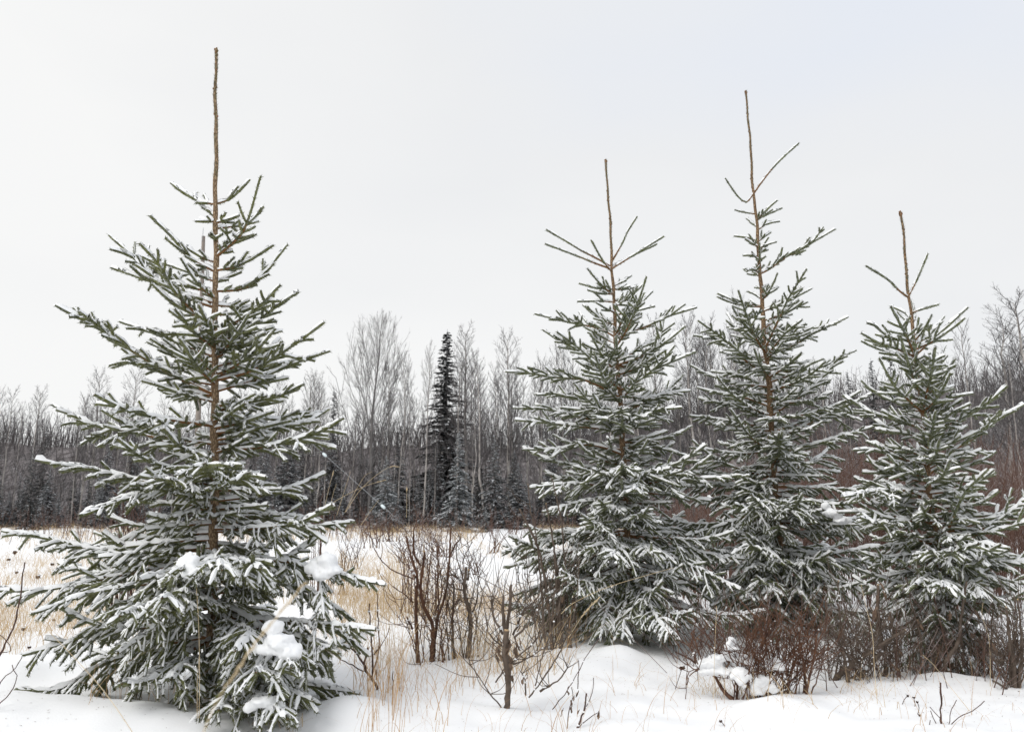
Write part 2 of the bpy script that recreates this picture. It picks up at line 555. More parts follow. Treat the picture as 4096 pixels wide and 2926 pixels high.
def spruce_branch(curve, rng, P, low, rbase=None, low0=1.0):
    """curve: base -> tip. low 0 at the top of the tree, 1 at the bottom"""
    sp_ = Spray()
    sc_ = .90 + .14 * low
    P = dict(P, nl=P['nl'] * sc_, body=P['body'] * sc_, w=P['w'] * sc_ * (1.18 - .18 * low))
    C = resample(curve, .05)
    s = arclen(C)
    Lb = s[-1]
    T = tangents(C)
    r0 = rbase or (.0045 + .0085 * Lb)
    rad = r0 * (1 - .78 * s / Lb)
    tube(sp_.wood, C, rad, 5)
    NL, ND = P['nl'], P['nd']
    bare = Lb * .30 * low
    add_needles(sp_.needles, C, ND * 1.15, NL * 1.05, rng, skip=bare, snow=sp_.snow, cover=P['cover'] * (.45 if low0 < .255 else 1))
    add_body(sp_.needles, C[C.shape[0] // 3:], P['body'], rng, skip=bare * .4)
    cov = P['cover'] * ((.6 if low0 < .255 else 1.0) + .05 * min(1, low * 2.2))
    add_snow(sp_.snow, C, (.0080 + .002 * low) * P['w'], (.0112 + .003 * low) * P['w'], rng, cover=cov, lift=P['body'] * (.95 - .35 * low))
    cur = rng.uniform(.18, .30) * (1 - .5 * low) * (1.3 if low0 < .45 else 1.0)
    if Lb < cur * 1.6:
        cur = Lb * .7
    if low0 < .255:
        cur = Lb
    year = rng.uniform(.20, .28) * (1 - .25 * low)
    d = cur + .01
    lmax = min(P['lmax'], .40 * Lb)
    side = rng.choice([-1, 1])
    while d < Lb * .93:
        at_node = ((d - cur) % year) < .05
        c = interp(C, s, np.array([Lb - d]))[0]
        t = nrm(interp(T, s, np.array([Lb - d]))[0])
        sv = nrm(np.cross(t, UP))
        uv = np.cross(sv, t)
        fr = d / Lb
        l0 = min(.46 * (d - .4 * cur) + .05, lmax * (.8 + .5 * low)) * (1 - .55 * max(0, (fr - .55) / .45))
        for sg in (side, -side):
            if rng.random() < (.04 if at_node else .16):
                continue
            l = l0 * rng.uniform(.7, 1.12) * (1.1 if at_node else .72)
            if l < .05:
                l = .05 + rng.uniform(0, .03)
            ang = rng.uniform(.75, 1.15)
            tilt = rng.normal(.22 - .34 * low, .27)
            dr = nrm(t * math.cos(ang) + sv * sg * math.sin(ang) + uv * tilt)
            bend = t * .3 + UP * (.06 - .58 * low + rng.normal(0, .12)) + rng.normal(0, .09, 3)
            tw = twig_curve(c, dr, l, bend, 4 if l < .2 else 6)
            lateral(sp_, tw, l, rng, P, low, cov * (1 - .45 * fr * low))
        # short shoots rising from the upper side
        if rng.random() < .22 * (1 - low) + .05:
            l = rng.uniform(.06, .15)
            dr = nrm(t * .7 + uv * rng.uniform(.5, .9) + sv * rng.normal(0, .3))
            lateral(sp_, twig_curve(c, dr, l, t * .1, 4), l, rng, P, low, cov)
        d += rng.uniform(.055, .085) * P['gap']
        side = -side
    return sp_
def lateral(sp_, tw, l, rng, P, low, cov):
    r = .0022 + .006 * l
    n = len(tw)
    tube(sp_.wood, tw, r * np.linspace(1, .45, n), 3, False)
    tc_ = cov * rng.uniform(.45, 1.2)
    add_needles(sp_.needles, tw, P['nd'], P['nl'], rng, snow=sp_.snow, cover=tc_)
    add_body(sp_.needles, tw, P['body'], rng)
    add_snow(sp_.snow, tw, .0068 * P['w'], .0104 * P['w'], rng, cover=tc_, lift=P['body'] * (.95 - .45 * low))
    if l > .15:
        s = arclen(tw)
        T = tangents(tw)
        d = rng.uniform(.06, .09)
        while d < l * .88:
            c = interp(tw, s, np.array([s[-1] - d]))[0]
            t = nrm(interp(T, s, np.array([s[-1] - d]))[0])
            sv = nrm(np.cross(t, UP))
            for sg in (-1, 1):
                if rng.random() < .2:
                    continue
                q = min(.55 * (d - .03) + .03, .095) * rng.uniform(.7, 1.15)
                q = max(q, .05)
                ang = rng.uniform(.6, 1.0)
                dr = nrm(t * math.cos(ang) + sv * sg * math.sin(ang) + UP * rng.normal(.06 - .26 * low, .20))
                t2 = twig_curve(c, dr, q, t * .15 + UP * (.08 - .25 * low), 3)
                tc_ = cov * rng.uniform(.35, 1.2)
                add_needles(sp_.needles, t2, P['nd'], P['nl'], rng, snow=sp_.snow, cover=tc_)
                add_body(sp_.needles, t2, P['body'], rng)
                add_snow(sp_.snow, t2, .0062 * P['w'], .0095 * P['w'], rng, cover=tc_, lift=P['body'] * (.95 - .45 * low))
            d += rng.uniform(.065, .095) * P['gap']
def build_spruce(label, Y, trunk_px, traced, env, P, seed, r_base, r_top, fills, leader_px, bark, needle, base_v):
    rng = np.random.default_rng(seed)
    tp = np.array([at_r(r, (x, y), Y) for r, x, y in trunk_px])
    bx = tp[-1][0]
    gz = float(H(bx, Y))
    tp = np.concatenate([tp, [[bx + (tp[-1][0] - tp[-2][0]) * .3, Y, gz - .12]]])
    base = np.array([tp[-1][0], Y, gz])
    root = empty('spruce_tree', base, label, 'spruce tree', 'young snow-dusted spruces in front of the field')
    T = resample(catmull(tp, 8), .04)
    zz_ = T[:, 2]
    T[:, 0] += .004 * np.sin(zz_ * 7 + seed) + .003 * np.sin(zz_ * 17 + seed)
    T[:, 1] += .004 * np.sin(zz_ * 6 + seed * 2)
    s = arclen(T)
    ztop, zbot = T[0][2], T[-1][2]
    t = s / s[-1]
    rad = r_top + (r_base - r_top) * t ** P['te']
    rad = rad * (1 + .05 * np.sin(s * 19) + .03 * np.sin(s * 47 + 1))
    mb = MB()
    tube(mb, T[::-1], rad[::-1], 12)
    trunk = obj('trunk', mb.mesh('trunk', bark, True, base), root)
    # leader: short adpressed needles, buds
    lz = at_r(*leader_px, Y)[2]
    lead = T[T[:, 2] > lz]
    mb = MB()
    m = int(arclen(lead)[-1] * 520)
    sl = arclen(lead)
    d = rng.uniform(0, sl[-1], m)
    c = interp(lead, sl, d)
    a = rng.uniform(0, 2 * math.pi, m)
    out = np.stack([np.cos(a), np.sin(a), np.zeros(m)], -1)
    rr = np.interp(d, sl, rad[:len(lead)])[:, None]
    D = nrm(out * .62 + UP * .8)
    sd = np.cross(D, out)
    c = c + out * rr * .9
    l = P['nl'] * rng.uniform(.6, 1.0, m)[:, None]
    mb.add(np.stack([c + sd * .0024, c - sd * .0024, c + D * l], 1).reshape(-1, 3), np.arange(3 * m).reshape(-1, 3))
    obj('needles', mb.mesh('leader_needles', needle, False, base), trunk)
    mb = MB()
    for i in range(7):
        a = i * 2.4
        blob(mb, T[0] + np.array([math.cos(a) * r_top * 1.2, math.sin(a) * r_top * 1.2, -.008 - .014 * (i % 4)]) * (1 if i else 0) + np.array([0, 0, .006]), (.0075, .0075, .012), rng, ICO1, .05)
    for i in range(10):
        dd = rng.uniform(.12, sl[-1])
        a = rng.uniform(0, 6.28)
        rr1 = float(np.interp(dd, sl, rad[:len(lead)]))
        blob(mb, interp(lead, sl, np.array([dd]))[0] + np.array([math.cos(a), math.sin(a), .2]) * rr1 * 1.15, (.006, .006, .009), rng, ICO1, .05)
    obj('bud', mb.mesh('buds', M['bud'], True, base), trunk)['kind'] = 'stuff'
    def at_z(z):
        return np.array([np.interp(-z, -T[:, 2], T[:, 0]), Y, z])
    cnt = 0
    def emit(curve, low, low0, origin=base):
        sp_ = spruce_branch(curve, rng, P, low, None, low0)
        b = obj('branch', sp_.wood.mesh('branch', M['twig'], True, origin), root, tuple(origin - base))
        obj('needles', sp_.needles.mesh('needles', needle, False, origin), b)['kind'] = 'stuff'
        if sp_.snow.n:
            obj('snow', sp_.snow.mesh('branch_snow', M['tree_snow'], True, origin), b)['kind'] = 'stuff'
        return b
    def copy_branch(b, p0, turn, size):
        c = b.copy()
        COL.objects.link(c)
        c.parent = root
        c.location = tuple(p0 - base)
        c.rotation_euler = (0, 0, turn)
        c.scale = (size, size, size)
        for ch in b.children:
            d = ch.copy()
            COL.objects.link(d)
            d.parent = c
        return c
    zs_tr = []
    for br in traced:
        reg, pts, dep = br[0], br[1], br[2]
        n = len(pts)
        p0 = at_r(reg, pts[0], Y)
        p0 = at_z(p0[2])
        Q = [p0]
        for i in range(1, n):
            f = i / (n - 1)
            Q.append(at_r(reg, pts[i], Y + dep * f ** 1.05))
        low0 = float(np.clip((ztop - p0[2]) / (ztop - zbot), 0, 1))
        low = float(np.clip((low0 - .32) / .55, 0, 1))
        for q in Q[1:]:
            q[2] = max(q[2], float(H(q[0], q[1])) + .04)
        emit(catmull(Q, 6), low, low0)
        cnt += 1
    # the rest of each whorl, mostly towards and away from the camera
    evv = np.array([e_[0] for e_ in env])
    evz = np.array([at_r('F', (1100, e_[0]), Y)[2] for e_ in env])
    evw = np.array([e_[1] for e_ in env]) * Y / (F * .5549) / cp
    z1 = evz[0]
    nf = fills
    for i in range(nf):
        f = ((i + rng.uniform(.2, .8)) / nf) ** .66
        z = z1 + (max(gz + .28, zbot + .3) - z1) * f
        w = float(np.interp(-z, -evz, evw)) * rng.uniform(.62, 1.0)
        a = rng.choice([-1, 1]) * math.pi / 2 + rng.normal(0, .62 + .5 * f)
        low0 = (ztop - z) / (ztop - zbot)
        low = float(np.clip((low0 - .32) / .55, 0, 1))
        el_ = .58 - .66 * low + rng.normal(0, .11)
        hd = np.array([math.cos(a), math.sin(a), 0])
        p0 = at_z(z)
        rise = w * math.tan(np.clip(el_, -.42, .8))
        curve = np.array([p0, p0 + hd * w * .35 + UP * (rise * .22 - .03 * low), p0 + hd * w * .72 + UP * (rise * .62 - .05 * low), p0 + hd * w + UP * (rise + .04 * low)])
        curve[1:, 2] = np.maximum(curve[1:, 2], H(curve[1:, 0], curve[1:, 1]) + .05)
        if i % 2 and z > gz + .55:
            copy_branch(last, p0, math.pi + rng.normal(0, .55), rng.uniform(.85, 1.05))
        else:
            last = emit(catmull(curve, 6), low, low0, p0)
        cnt += 1
    # short inner shoots that close the crown round the trunk
    for i in range(P['inner']):
        f = .27 + .73 * (i + rng.random()) / P['inner']
        z = z1 + (max(gz + .25, zbot + .3) - z1) * f
        low0 = (ztop - z) / (ztop - zbot)
        low = float(np.clip((low0 - .32) / .55, 0, 1))
        w = min(.72, float(np.interp(-z, -evz, evw)) * rng.uniform(.3, .62) + .08)
        a = rng.uniform(0, 2 * math.pi)
        hd = np.array([math.cos(a), math.sin(a), 0])
        p0 = at_z(z)
        rise = w * math.tan(.5 - .7 * low + rng.normal(0, .10))
        curve = np.array([p0, p0 + hd * w * .5 + UP * rise * .35, p0 + hd * w + UP * rise])
        curve[1:, 2] = np.maximum(curve[1:, 2], H(curve[1:, 0], curve[1:, 1]) + .05)
        if i % 6 and z > gz + .5:
            copy_branch(last, p0, rng.uniform(0, 6.28), rng.uniform(.8, 1.15))
        else:
            last = emit(catmull(curve, 5), low, max(low0, .3), p0)
        cnt += 1
    return root, at_z, rng, cnt

P1 = dict(nl=.0290, nd=400, cover=1.0, lmax=.20, gap=.97, body=.0112, te=1.05, w=1.62, inner=72)
P2 = dict(nl=.0290, nd=345, cover=1.0, lmax=.20, gap=1.0, body=.0116, te=1.4, w=1.58, inner=64)
tree1 = build_spruce(
    'tallest young spruce, alone at the left, with a long bare leader and snow clumps', 5.95,
    [('1', 1004, 112), ('1', 1001, 420), ('1', 1001, 720), ('1', 1001, 860), ('1', 1000, 1130), ('1', 998, 1400), ('2', 914, 160), ('2', 913, 400), ('2', 911, 640), ('2', 908, 860), ('2', 903, 1100), ('2', 897, 1440)],
    [('1', [(1000, 832), (915, 815), (790, 733)], .1), ('1', [(1006, 830), (1070, 805), (1160, 718)], .15),
     ('1', [(1002, 1075), (1075, 1015), (1140, 935), (1210, 700)], -.35),
     ('1', [(998, 890), (935, 842)], .1), ('1', [(995, 912), (905, 912)], -.1), ('1', [(1006, 920), (1060, 905), (1110, 885)], -.1),
     ('1', [(1006, 945), (1120, 930), (1200, 910)], .35),
     ('1', [(992, 1145), (880, 1080), (800, 985), (695, 885)], -.15), ('1', [(988, 1190), (870, 1145), (755, 1105)], .1),
     ('1', [(1008, 1140), (1120, 1112), (1270, 1022)], -.1), ('1', [(1008, 1235), (1120, 1225), (1210, 1170), (1335, 1018)], .25),
     ('1', [(990, 1400), (880, 1310), (810, 1240), (735, 1110), (648, 1015)], -.55), ('1', [(990, 1290), (860, 1250), (740, 1205), (515, 1125)], .15),
     ('1', [(992, 1240), (840, 1200), (700, 1100), (690, 1025)], .4),
     ('1', [(988, 1310), (800, 1240), (690, 1155), (600, 1060), (505, 975)], .1), ('1', [(1000, 1440), (1190, 1372), (1290, 1300), (1385, 1240)], -.3),
     ('1', [(990, 1540), (850, 1482), (700, 1425), (555, 1375)], .2), ('1', [(988, 1720), (800, 1620), (650, 1535), (470, 1415), (255, 1300)], -.45),
     ('1', [(992, 1500), (905, 1430), (812, 1320)], -.7), ('1', [(1005, 1650), (1150, 1610), (1280, 1540), (1390, 1465), (1505, 1380)], -.35),
     ('1', [(1005, 1700), (1200, 1640), (1370, 1567), (1530, 1512)], .25), ('1', [(998, 1000), (978, 965)], -.3), ('1', [(1002, 1300), (1130, 1310), (1225, 1308)], .4),
     ('1', [(1000, 1420), (1150, 1440), (1310, 1420)], .5), ('1', [(1000, 1600), (1170, 1590), (1300, 1450)], .6),
     ('1', [(995, 1660), (820, 1590), (640, 1560), (520, 1590)], .4),
     ('2', [(910, 440), (800, 425), (600, 352), (420, 325), (220, 232)], .1), ('2', [(914, 425), (1130, 410), (1340, 355), (1462, 290)], -.3),
     ('2', [(914, 330), (1100, 340), (1290, 310), (1400, 250)], .4), ('2', [(912, 620), (700, 580), (450, 520), (300, 495), (150, 465)], -.3),
     ('2', [(914, 640), (1100, 620), (1250, 582), (1385, 524)], .3), ('2', [(905, 560), (890, 520), (870, 480)], -1.15),
     ('2', [(908, 565), (990, 560), (1060, 520)], -.95), ('2', [(906, 570), (780, 560), (660, 545)], -.95),
     ('2', [(908, 600), (750, 590), (560, 625), (340, 705)], -.75), ('2', [(908, 850), (700, 850), (400, 845), (200, 800), (5, 768)], -.2),
     ('2', [(908, 780), (760, 800), (600, 840), (400, 775)], .6), ('2', [(914, 770), (1150, 770), (1330, 750), (1510, 730)], .1),
     ('2', [(914, 700), (1080, 690), (1310, 712)], .5), ('2', [(905, 900), (650, 930), (400, 980), (180, 1020), (-60, 1020)], -.4),
     ('2', [(905, 900), (650, 900), (430, 945), (250, 905)], .5), ('2', [(902, 960), (700, 985), (400, 1030), (130, 1125)], -.7),
     ('2', [(900, 1095), (650, 1130), (450, 1180), (250, 1252), (95, 1297)], -.4), ('2', [(908, 900), (1150, 890), (1330, 930), (1480, 960), (1640, 1000)], -.45),
     ('2', [(906, 960), (1100, 980), (1300, 1020), (1510, 1150)], -.3), ('2', [(902, 1130), (1180, 1150), (1380, 1165), (1600, 1190)], -.65),
     ('2', [(895, 1215), (700, 1250), (450, 1330), (250, 1440), (60, 1478)], -.35), ('2', [(905, 860), (920, 880), (945, 935)], -1.3),
     ('2', [(905, 870), (830, 890), (770, 935)], -1.15), ('2', [(905, 880), (1010, 890), (1110, 930)], -1.1),
     ('2', [(900, 1050), (760, 1050), (620, 1085), (510, 1130)], -1.15), ('2', [(900, 1040), (760, 1030), (690, 1055)], -1.35),
     ('2', [(898, 1330), (1050, 1360), (1300, 1420), (1530, 1497)], -.2), ('2', [(898, 1280), (1020, 1290), (1110, 1350), (1090, 1370)], -1.25),
     ('2', [(898, 1240), (1080, 1220), (1190, 1260), (1240, 1350)], -1.1), ('2', [(898, 1200), (1120, 1180), (1300, 1230), (1440, 1290)], -.7),
     ('2', [(895, 1380), (1010, 1420), (1100, 1470), (1225, 1570)], -1.2), ('2', [(895, 1390), (960, 1430), (960, 1500), (930, 1530)], -1.15),
     ('2', [(895, 1360), (1060, 1400), (1190, 1430), (1330, 1490)], -.9), ('2', [(897, 1300), (800, 1320), (730, 1400)], -.95), ('2', [(897, 1330), (840, 1400), (800, 1450)], -.8),
     ('2', [(900, 1130), (820, 1150), (640, 1200), (500, 1290)], -.9), ('2', [(900, 1180), (1000, 1170), (1060, 1200), (1000, 1280)], -1.1)],
    [(500, 60), (600, 150), (690, 210), (780, 250), (910, 280), (1030, 300), (1190, 340), (1300, 360), (1400, 350), (1540, 310)],
    P1, 11, .040, .0100, 46, ('1', (1001, 720)), M['bark1'], M['needle1'], 0)
tree2 = build_spruce(
    'spruce with a wide fork of thin top shoots, first of the three on the right', 8.4,
    [('5', 698, 208), ('5', 715, 430), ('5', 733, 760), ('5', 736, 850), ('5', 745, 1000), ('5', 752, 1180), ('5', 762, 1330), ('5', 770, 1450), ('6', 642, 50), ('6', 660, 250), ('6', 668, 450), ('6', 678, 700), ('6', 690, 870), ('6', 697, 1040), ('6', 700, 1400)],
    [('5', [(735, 838), (650, 790), (550, 740), (470, 690), (345, 618)], -.1), ('5', [(732, 850), (640, 818), (520, 770), (340, 702)], -.3),
     ('5', [(735, 868), (680, 800), (613, 682)], -.45), ('5', [(738, 810), (790, 710), (830, 625), (884, 540)], .1), ('5', [(738, 850), (870, 765), (1043, 658)], -.1),
     ('5', [(738, 838), (820, 790), (1003, 702)], .35), ('5', [(740, 952), (790, 930), (850, 890)], .1), ('5', [(740, 970), (650, 965), (540, 935)], 0),
     ('5', [(740, 1000), (670, 995), (590, 975)], -.1), ('5', [(742, 972), (830, 968), (912, 948)], .1), ('5', [(746, 1045), (650, 1040), (532, 1042)], .05),
     ('5', [(748, 1038), (830, 1035), (915, 1043)], .1), ('5', [(748, 1065), (800, 1062), (870, 1067)], -.1), ('5', [(758, 1245), (780, 1190), (815, 1105), (886, 952)], -.55),
     ('5', [(750, 1110), (700, 1085), (640, 1048)], -.2), ('5', [(750, 1120), (850, 1105), (990, 1070)], -.2),
     ('5', [(756, 1250), (660, 1200), (560, 1180), (440, 1155), (278, 1115)], .1), ('5', [(758, 1262), (850, 1222), (960, 1180), (1080, 1125), (1238, 1077)], 0),
     ('5', [(772, 1560), (720, 1505), (640, 1420), (560, 1335), (410, 1222)], -.6), ('5', [(772, 1610), (660, 1540), (550, 1500), (400, 1490), (250, 1465), (105, 1457)], -.2),
     ('5', [(774, 1560), (870, 1510), (960, 1455), (1060, 1410), (1230, 1340)], -.4), ('5', [(765, 1380), (850, 1350), (930, 1300), (990, 1260)], .3),
     ('5', [(772, 1590), (900, 1610), (1050, 1590), (1200, 1565)], .2), ('5', [(760, 1290), (640, 1230), (540, 1105)], .4), ('5', [(765, 1370), (600, 1340), (415, 1310)], .3),
     ('5', [(768, 1420), (850, 1420), (1000, 1320), (1050, 1095)], .5), ('5', [(766, 1400), (700, 1360), (560, 1290)], -.3),
     ('6', [(655, 285), (520, 250), (400, 215), (250, 185), (70, 178)], 0), ('6', [(658, 300), (460, 280), (300, 262), (80, 242)], -.3),
     ('6', [(665, 430), (560, 390), (450, 375), (300, 400), (125, 402)], -.2), ('6', [(650, 205), (500, 150), (330, 112), (190, 103)], .4),
     ('6', [(650, 185), (780, 140), (900, 100), (1030, 85)], .1), ('6', [(658, 290), (800, 200), (985, 175)], -.5), ('6', [(668, 560), (480, 560), (320, 560), (240, 515)], .2),
     ('6', [(670, 620), (500, 590), (330, 590), (160, 610)], -.4), ('6', [(674, 690), (480, 680), (230, 740)], -.5), ('6', [(655, 240), (655, 220), (655, 175)], -.8),
     ('6', [(657, 260), (600, 240), (520, 235)], -.85), ('6', [(657, 265), (730, 235), (800, 225)], -.8), ('6', [(668, 540), (665, 520), (660, 480)], -1.05),
     ('6', [(668, 550), (580, 540), (500, 510)], -.9), ('6', [(668, 555), (780, 530), (925, 505)], -.95), ('6', [(670, 590), (720, 600), (730, 620)], -1.1),
     ('6', [(668, 520), (800, 540), (950, 565), (1150, 555), (1350, 545)], -.3), ('6', [(674, 640), (850, 640), (1140, 680)], -.2), ('6', [(665, 400), (830, 390), (1010, 435)], -.1),
     ('6', [(690, 860), (500, 860), (300, 880), (150, 920), (10, 960)], -.3), ('6', [(690, 870), (450, 840), (170, 855)], .2), ('6', [(692, 890), (500, 930), (300, 970), (20, 1040)], -.7),
     ('6', [(690, 890), (600, 900), (460, 940)], -1.0), ('6', [(690, 900), (640, 930), (600, 990)], -1.2), ('6', [(692, 890), (780, 930), (830, 975)], -1.15),
     ('6', [(692, 900), (820, 930), (950, 990), (1100, 1060), (1300, 1160)], -.7), ('6', [(690, 870), (900, 900), (1100, 960), (1330, 995)], -.3),
     ('6', [(697, 1085), (690, 1150), (675, 1300), (660, 1440)], -1.05), ('6', [(697, 1100), (760, 1200), (850, 1350), (920, 1420)], -.9), ('6', [(697, 1090), (620, 1180), (570, 1300), (540, 1440)], -.9),
     ('6', [(695, 1010), (480, 1080), (250, 1130), (60, 1195)], -.4), ('6', [(695, 1030), (500, 1100), (380, 1130), (250, 1190)], -.8), ('6', [(697, 1060), (850, 1100), (1080, 1200)], -.5),
     ('6', [(698, 1120), (900, 1200), (1100, 1300)], -.2), ('6', [(698, 1130), (820, 1260), (1000, 1400)], -.5), ('6', [(698, 1130), (560, 1250), (430, 1380)], -.4)],
    [(620, 60), (700, 130), (830, 190), (920, 195), (1060, 240), (1180, 285), (1280, 315), (1400, 300)],
    P2, 22, .047, .0095, 66, ('5', (733, 760)), M['bark2'], M['needle2'], 0)
tree3 = build_spruce(
    'middle spruce of the three on the right, tallest of them, with a crooked top shoot', 8.9,
    [('7', 385, 88), ('7', 400, 280), ('7', 415, 500), ('7', 425, 630), ('7', 440, 790), ('7', 450, 930), ('7', 462, 1080), ('7', 472, 1250), ('7', 485, 1440), ('8', 184, 110), ('8', 190, 200), ('8', 200, 400), ('8', 205, 500), ('8', 215, 680), ('8', 230, 860), ('8', 242, 1200)],
    [('7', [(425, 640), (400, 678), (375, 688), (330, 645), (272, 558)], -.1), ('7', [(430, 640), (480, 565), (560, 470), (672, 368)], .1),
     ('7', [(436, 752), (380, 745), (322, 730)], 0), ('7', [(440, 825), (385, 775)], .1), ('7', [(440, 785), (500, 725), (555, 678)], -.1), ('7', [(440, 785), (510, 750), (580, 720)], .1),
     ('7', [(445, 840), (500, 805), (568, 792)], 0), ('7', [(446, 900), (390, 880), (320, 872)], 0), ('7', [(448, 930), (380, 890)], -.2), ('7', [(448, 905), (490, 870), (520, 850)], .1),
     ('7', [(450, 940), (500, 918), (550, 903)], -.1), ('7', [(452, 965), (505, 945)], .1), ('7', [(454, 985), (410, 975), (368, 978)], 0),
     ('7', [(464, 1075), (510, 1050), (600, 985), (690, 940), (770, 890), (865, 835)], 0), ('7', [(462, 1075), (420, 1050), (390, 1060)], -.3), ('7', [(462, 1070), (450, 1045), (425, 1040)], .2),
     ('7', [(486, 1480), (550, 1345), (620, 1200), (715, 1048)], -.6), ('7', [(472, 1250), (400, 1240), (340, 1228), (230, 1182)], .1), ('7', [(472, 1220), (440, 1190), (388, 1170)], .1),
     ('7', [(470, 1210), (520, 1160), (560, 1148)], .1), ('7', [(478, 1330), (420, 1310), (330, 1325)], .2), ('7', [(480, 1370), (560, 1320), (640, 1260), (730, 1255)], .3), ('7', [(475, 1280), (600, 1230), (740, 1155)], .1),
     ('7', [(490, 1520), (560, 1440), (610, 1385), (690, 1325)], -.7), ('7', [(488, 1510), (640, 1460), (760, 1390), (850, 1350), (940, 1308)], -.1),
     ('7', [(495, 1620), (400, 1560), (320, 1480), (240, 1410), (125, 1330)], -.5), ('7', [(492, 1560), (350, 1490), (220, 1430), (98, 1408)], .1), ('7', [(482, 1400), (600, 1380), (770, 1440)], .4),
     ('7', [(494, 1600), (640, 1570), (750, 1555)], .2),
     ('8', [(190, 280), (330, 190), (420, 110), (480, 40), (560, 0)], .1), ('8', [(195, 390), (300, 340), (400, 290), (520, 235), (625, 185)], -.2),
     ('8', [(200, 450), (300, 420), (400, 395), (520, 360), (650, 320)], -.4), ('8', [(186, 180), (240, 150), (300, 110), (375, 50)], -.4), ('8', [(194, 350), (350, 300), (480, 270), (610, 268)], .2),
     ('8', [(206, 570), (300, 530), (380, 510), (490, 520)], .1), ('8', [(210, 605), (330, 590), (480, 568)], -.1), ('8', [(212, 640), (340, 650), (480, 640)], .2),
     ('8', [(190, 240), (80, 200), (-40, 180), (-120, 160)], 0), ('8', [(196, 330), (60, 310), (-60, 290), (-150, 280)], -.2), ('8', [(188, 160), (60, 110), (-60, 90)], .2),
     ('8', [(200, 430), (60, 440), (-90, 420)], -.3), ('8', [(205, 540), (80, 540), (-140, 520)], -.1), ('8', [(208, 600), (120, 610), (30, 608)], -.2),
     ('8', [(194, 300), (220, 290), (230, 296)], -.8), ('8', [(202, 480), (260, 460), (330, 415)], -.7), ('8', [(200, 420), (120, 380), (20, 250)], -.7),
     ('8', [(215, 690), (150, 690), (40, 655)], -.9), ('8', [(216, 700), (120, 700), (-60, 760), (-170, 790)], -.7), ('8', [(218, 720), (310, 700), (420, 680)], -.8),
     ('8', [(220, 740), (380, 720), (500, 740), (580, 760)], -.6), ('8', [(222, 760), (230, 780), (225, 740)], -.9), ('8', [(230, 850), (400, 860), (540, 800)], .1),
     ('8', [(232, 870), (430, 870), (660, 830)], -.1), ('8', [(234, 900), (430, 900), (740, 890)], -.3), ('8', [(230, 870), (210, 890), (230, 905)], -1.05), ('8', [(232, 880), (150, 900), (110, 930)], -.95),
     ('8', [(232, 880), (290, 900), (345, 915)], -.95), ('8', [(236, 960), (190, 990), (205, 1030)], -1.2), ('8', [(236, 960), (140, 1000), (90, 1055)], -1.0), ('8', [(236, 960), (290, 990), (320, 1040)], -1.05),
     ('8', [(236, 970), (80, 1020), (-60, 1090)], -.7), ('8', [(238, 990), (380, 1050), (500, 1140)], -.6), ('8', [(240, 1010), (330, 1080), (440, 1190)], -.7), ('8', [(240, 1040), (260, 1110), (235, 1240)], -.9),
     ('8', [(240, 1050), (160, 1120), (40, 1180)], -.6), ('8', [(240, 1060), (320, 1160), (420, 1280)], -.4), ('8', [(240, 1060), (120, 1150), (10, 1250)], -.2)],
    [(560, 70), (650, 95), (740, 150), (900, 200), (1050, 255), (1150, 285), (1280, 315), (1400, 310)],
    P2, 33, .055, .0095, 70, ('7', (425, 630)), M['bark2'], M['needle2'], 0)
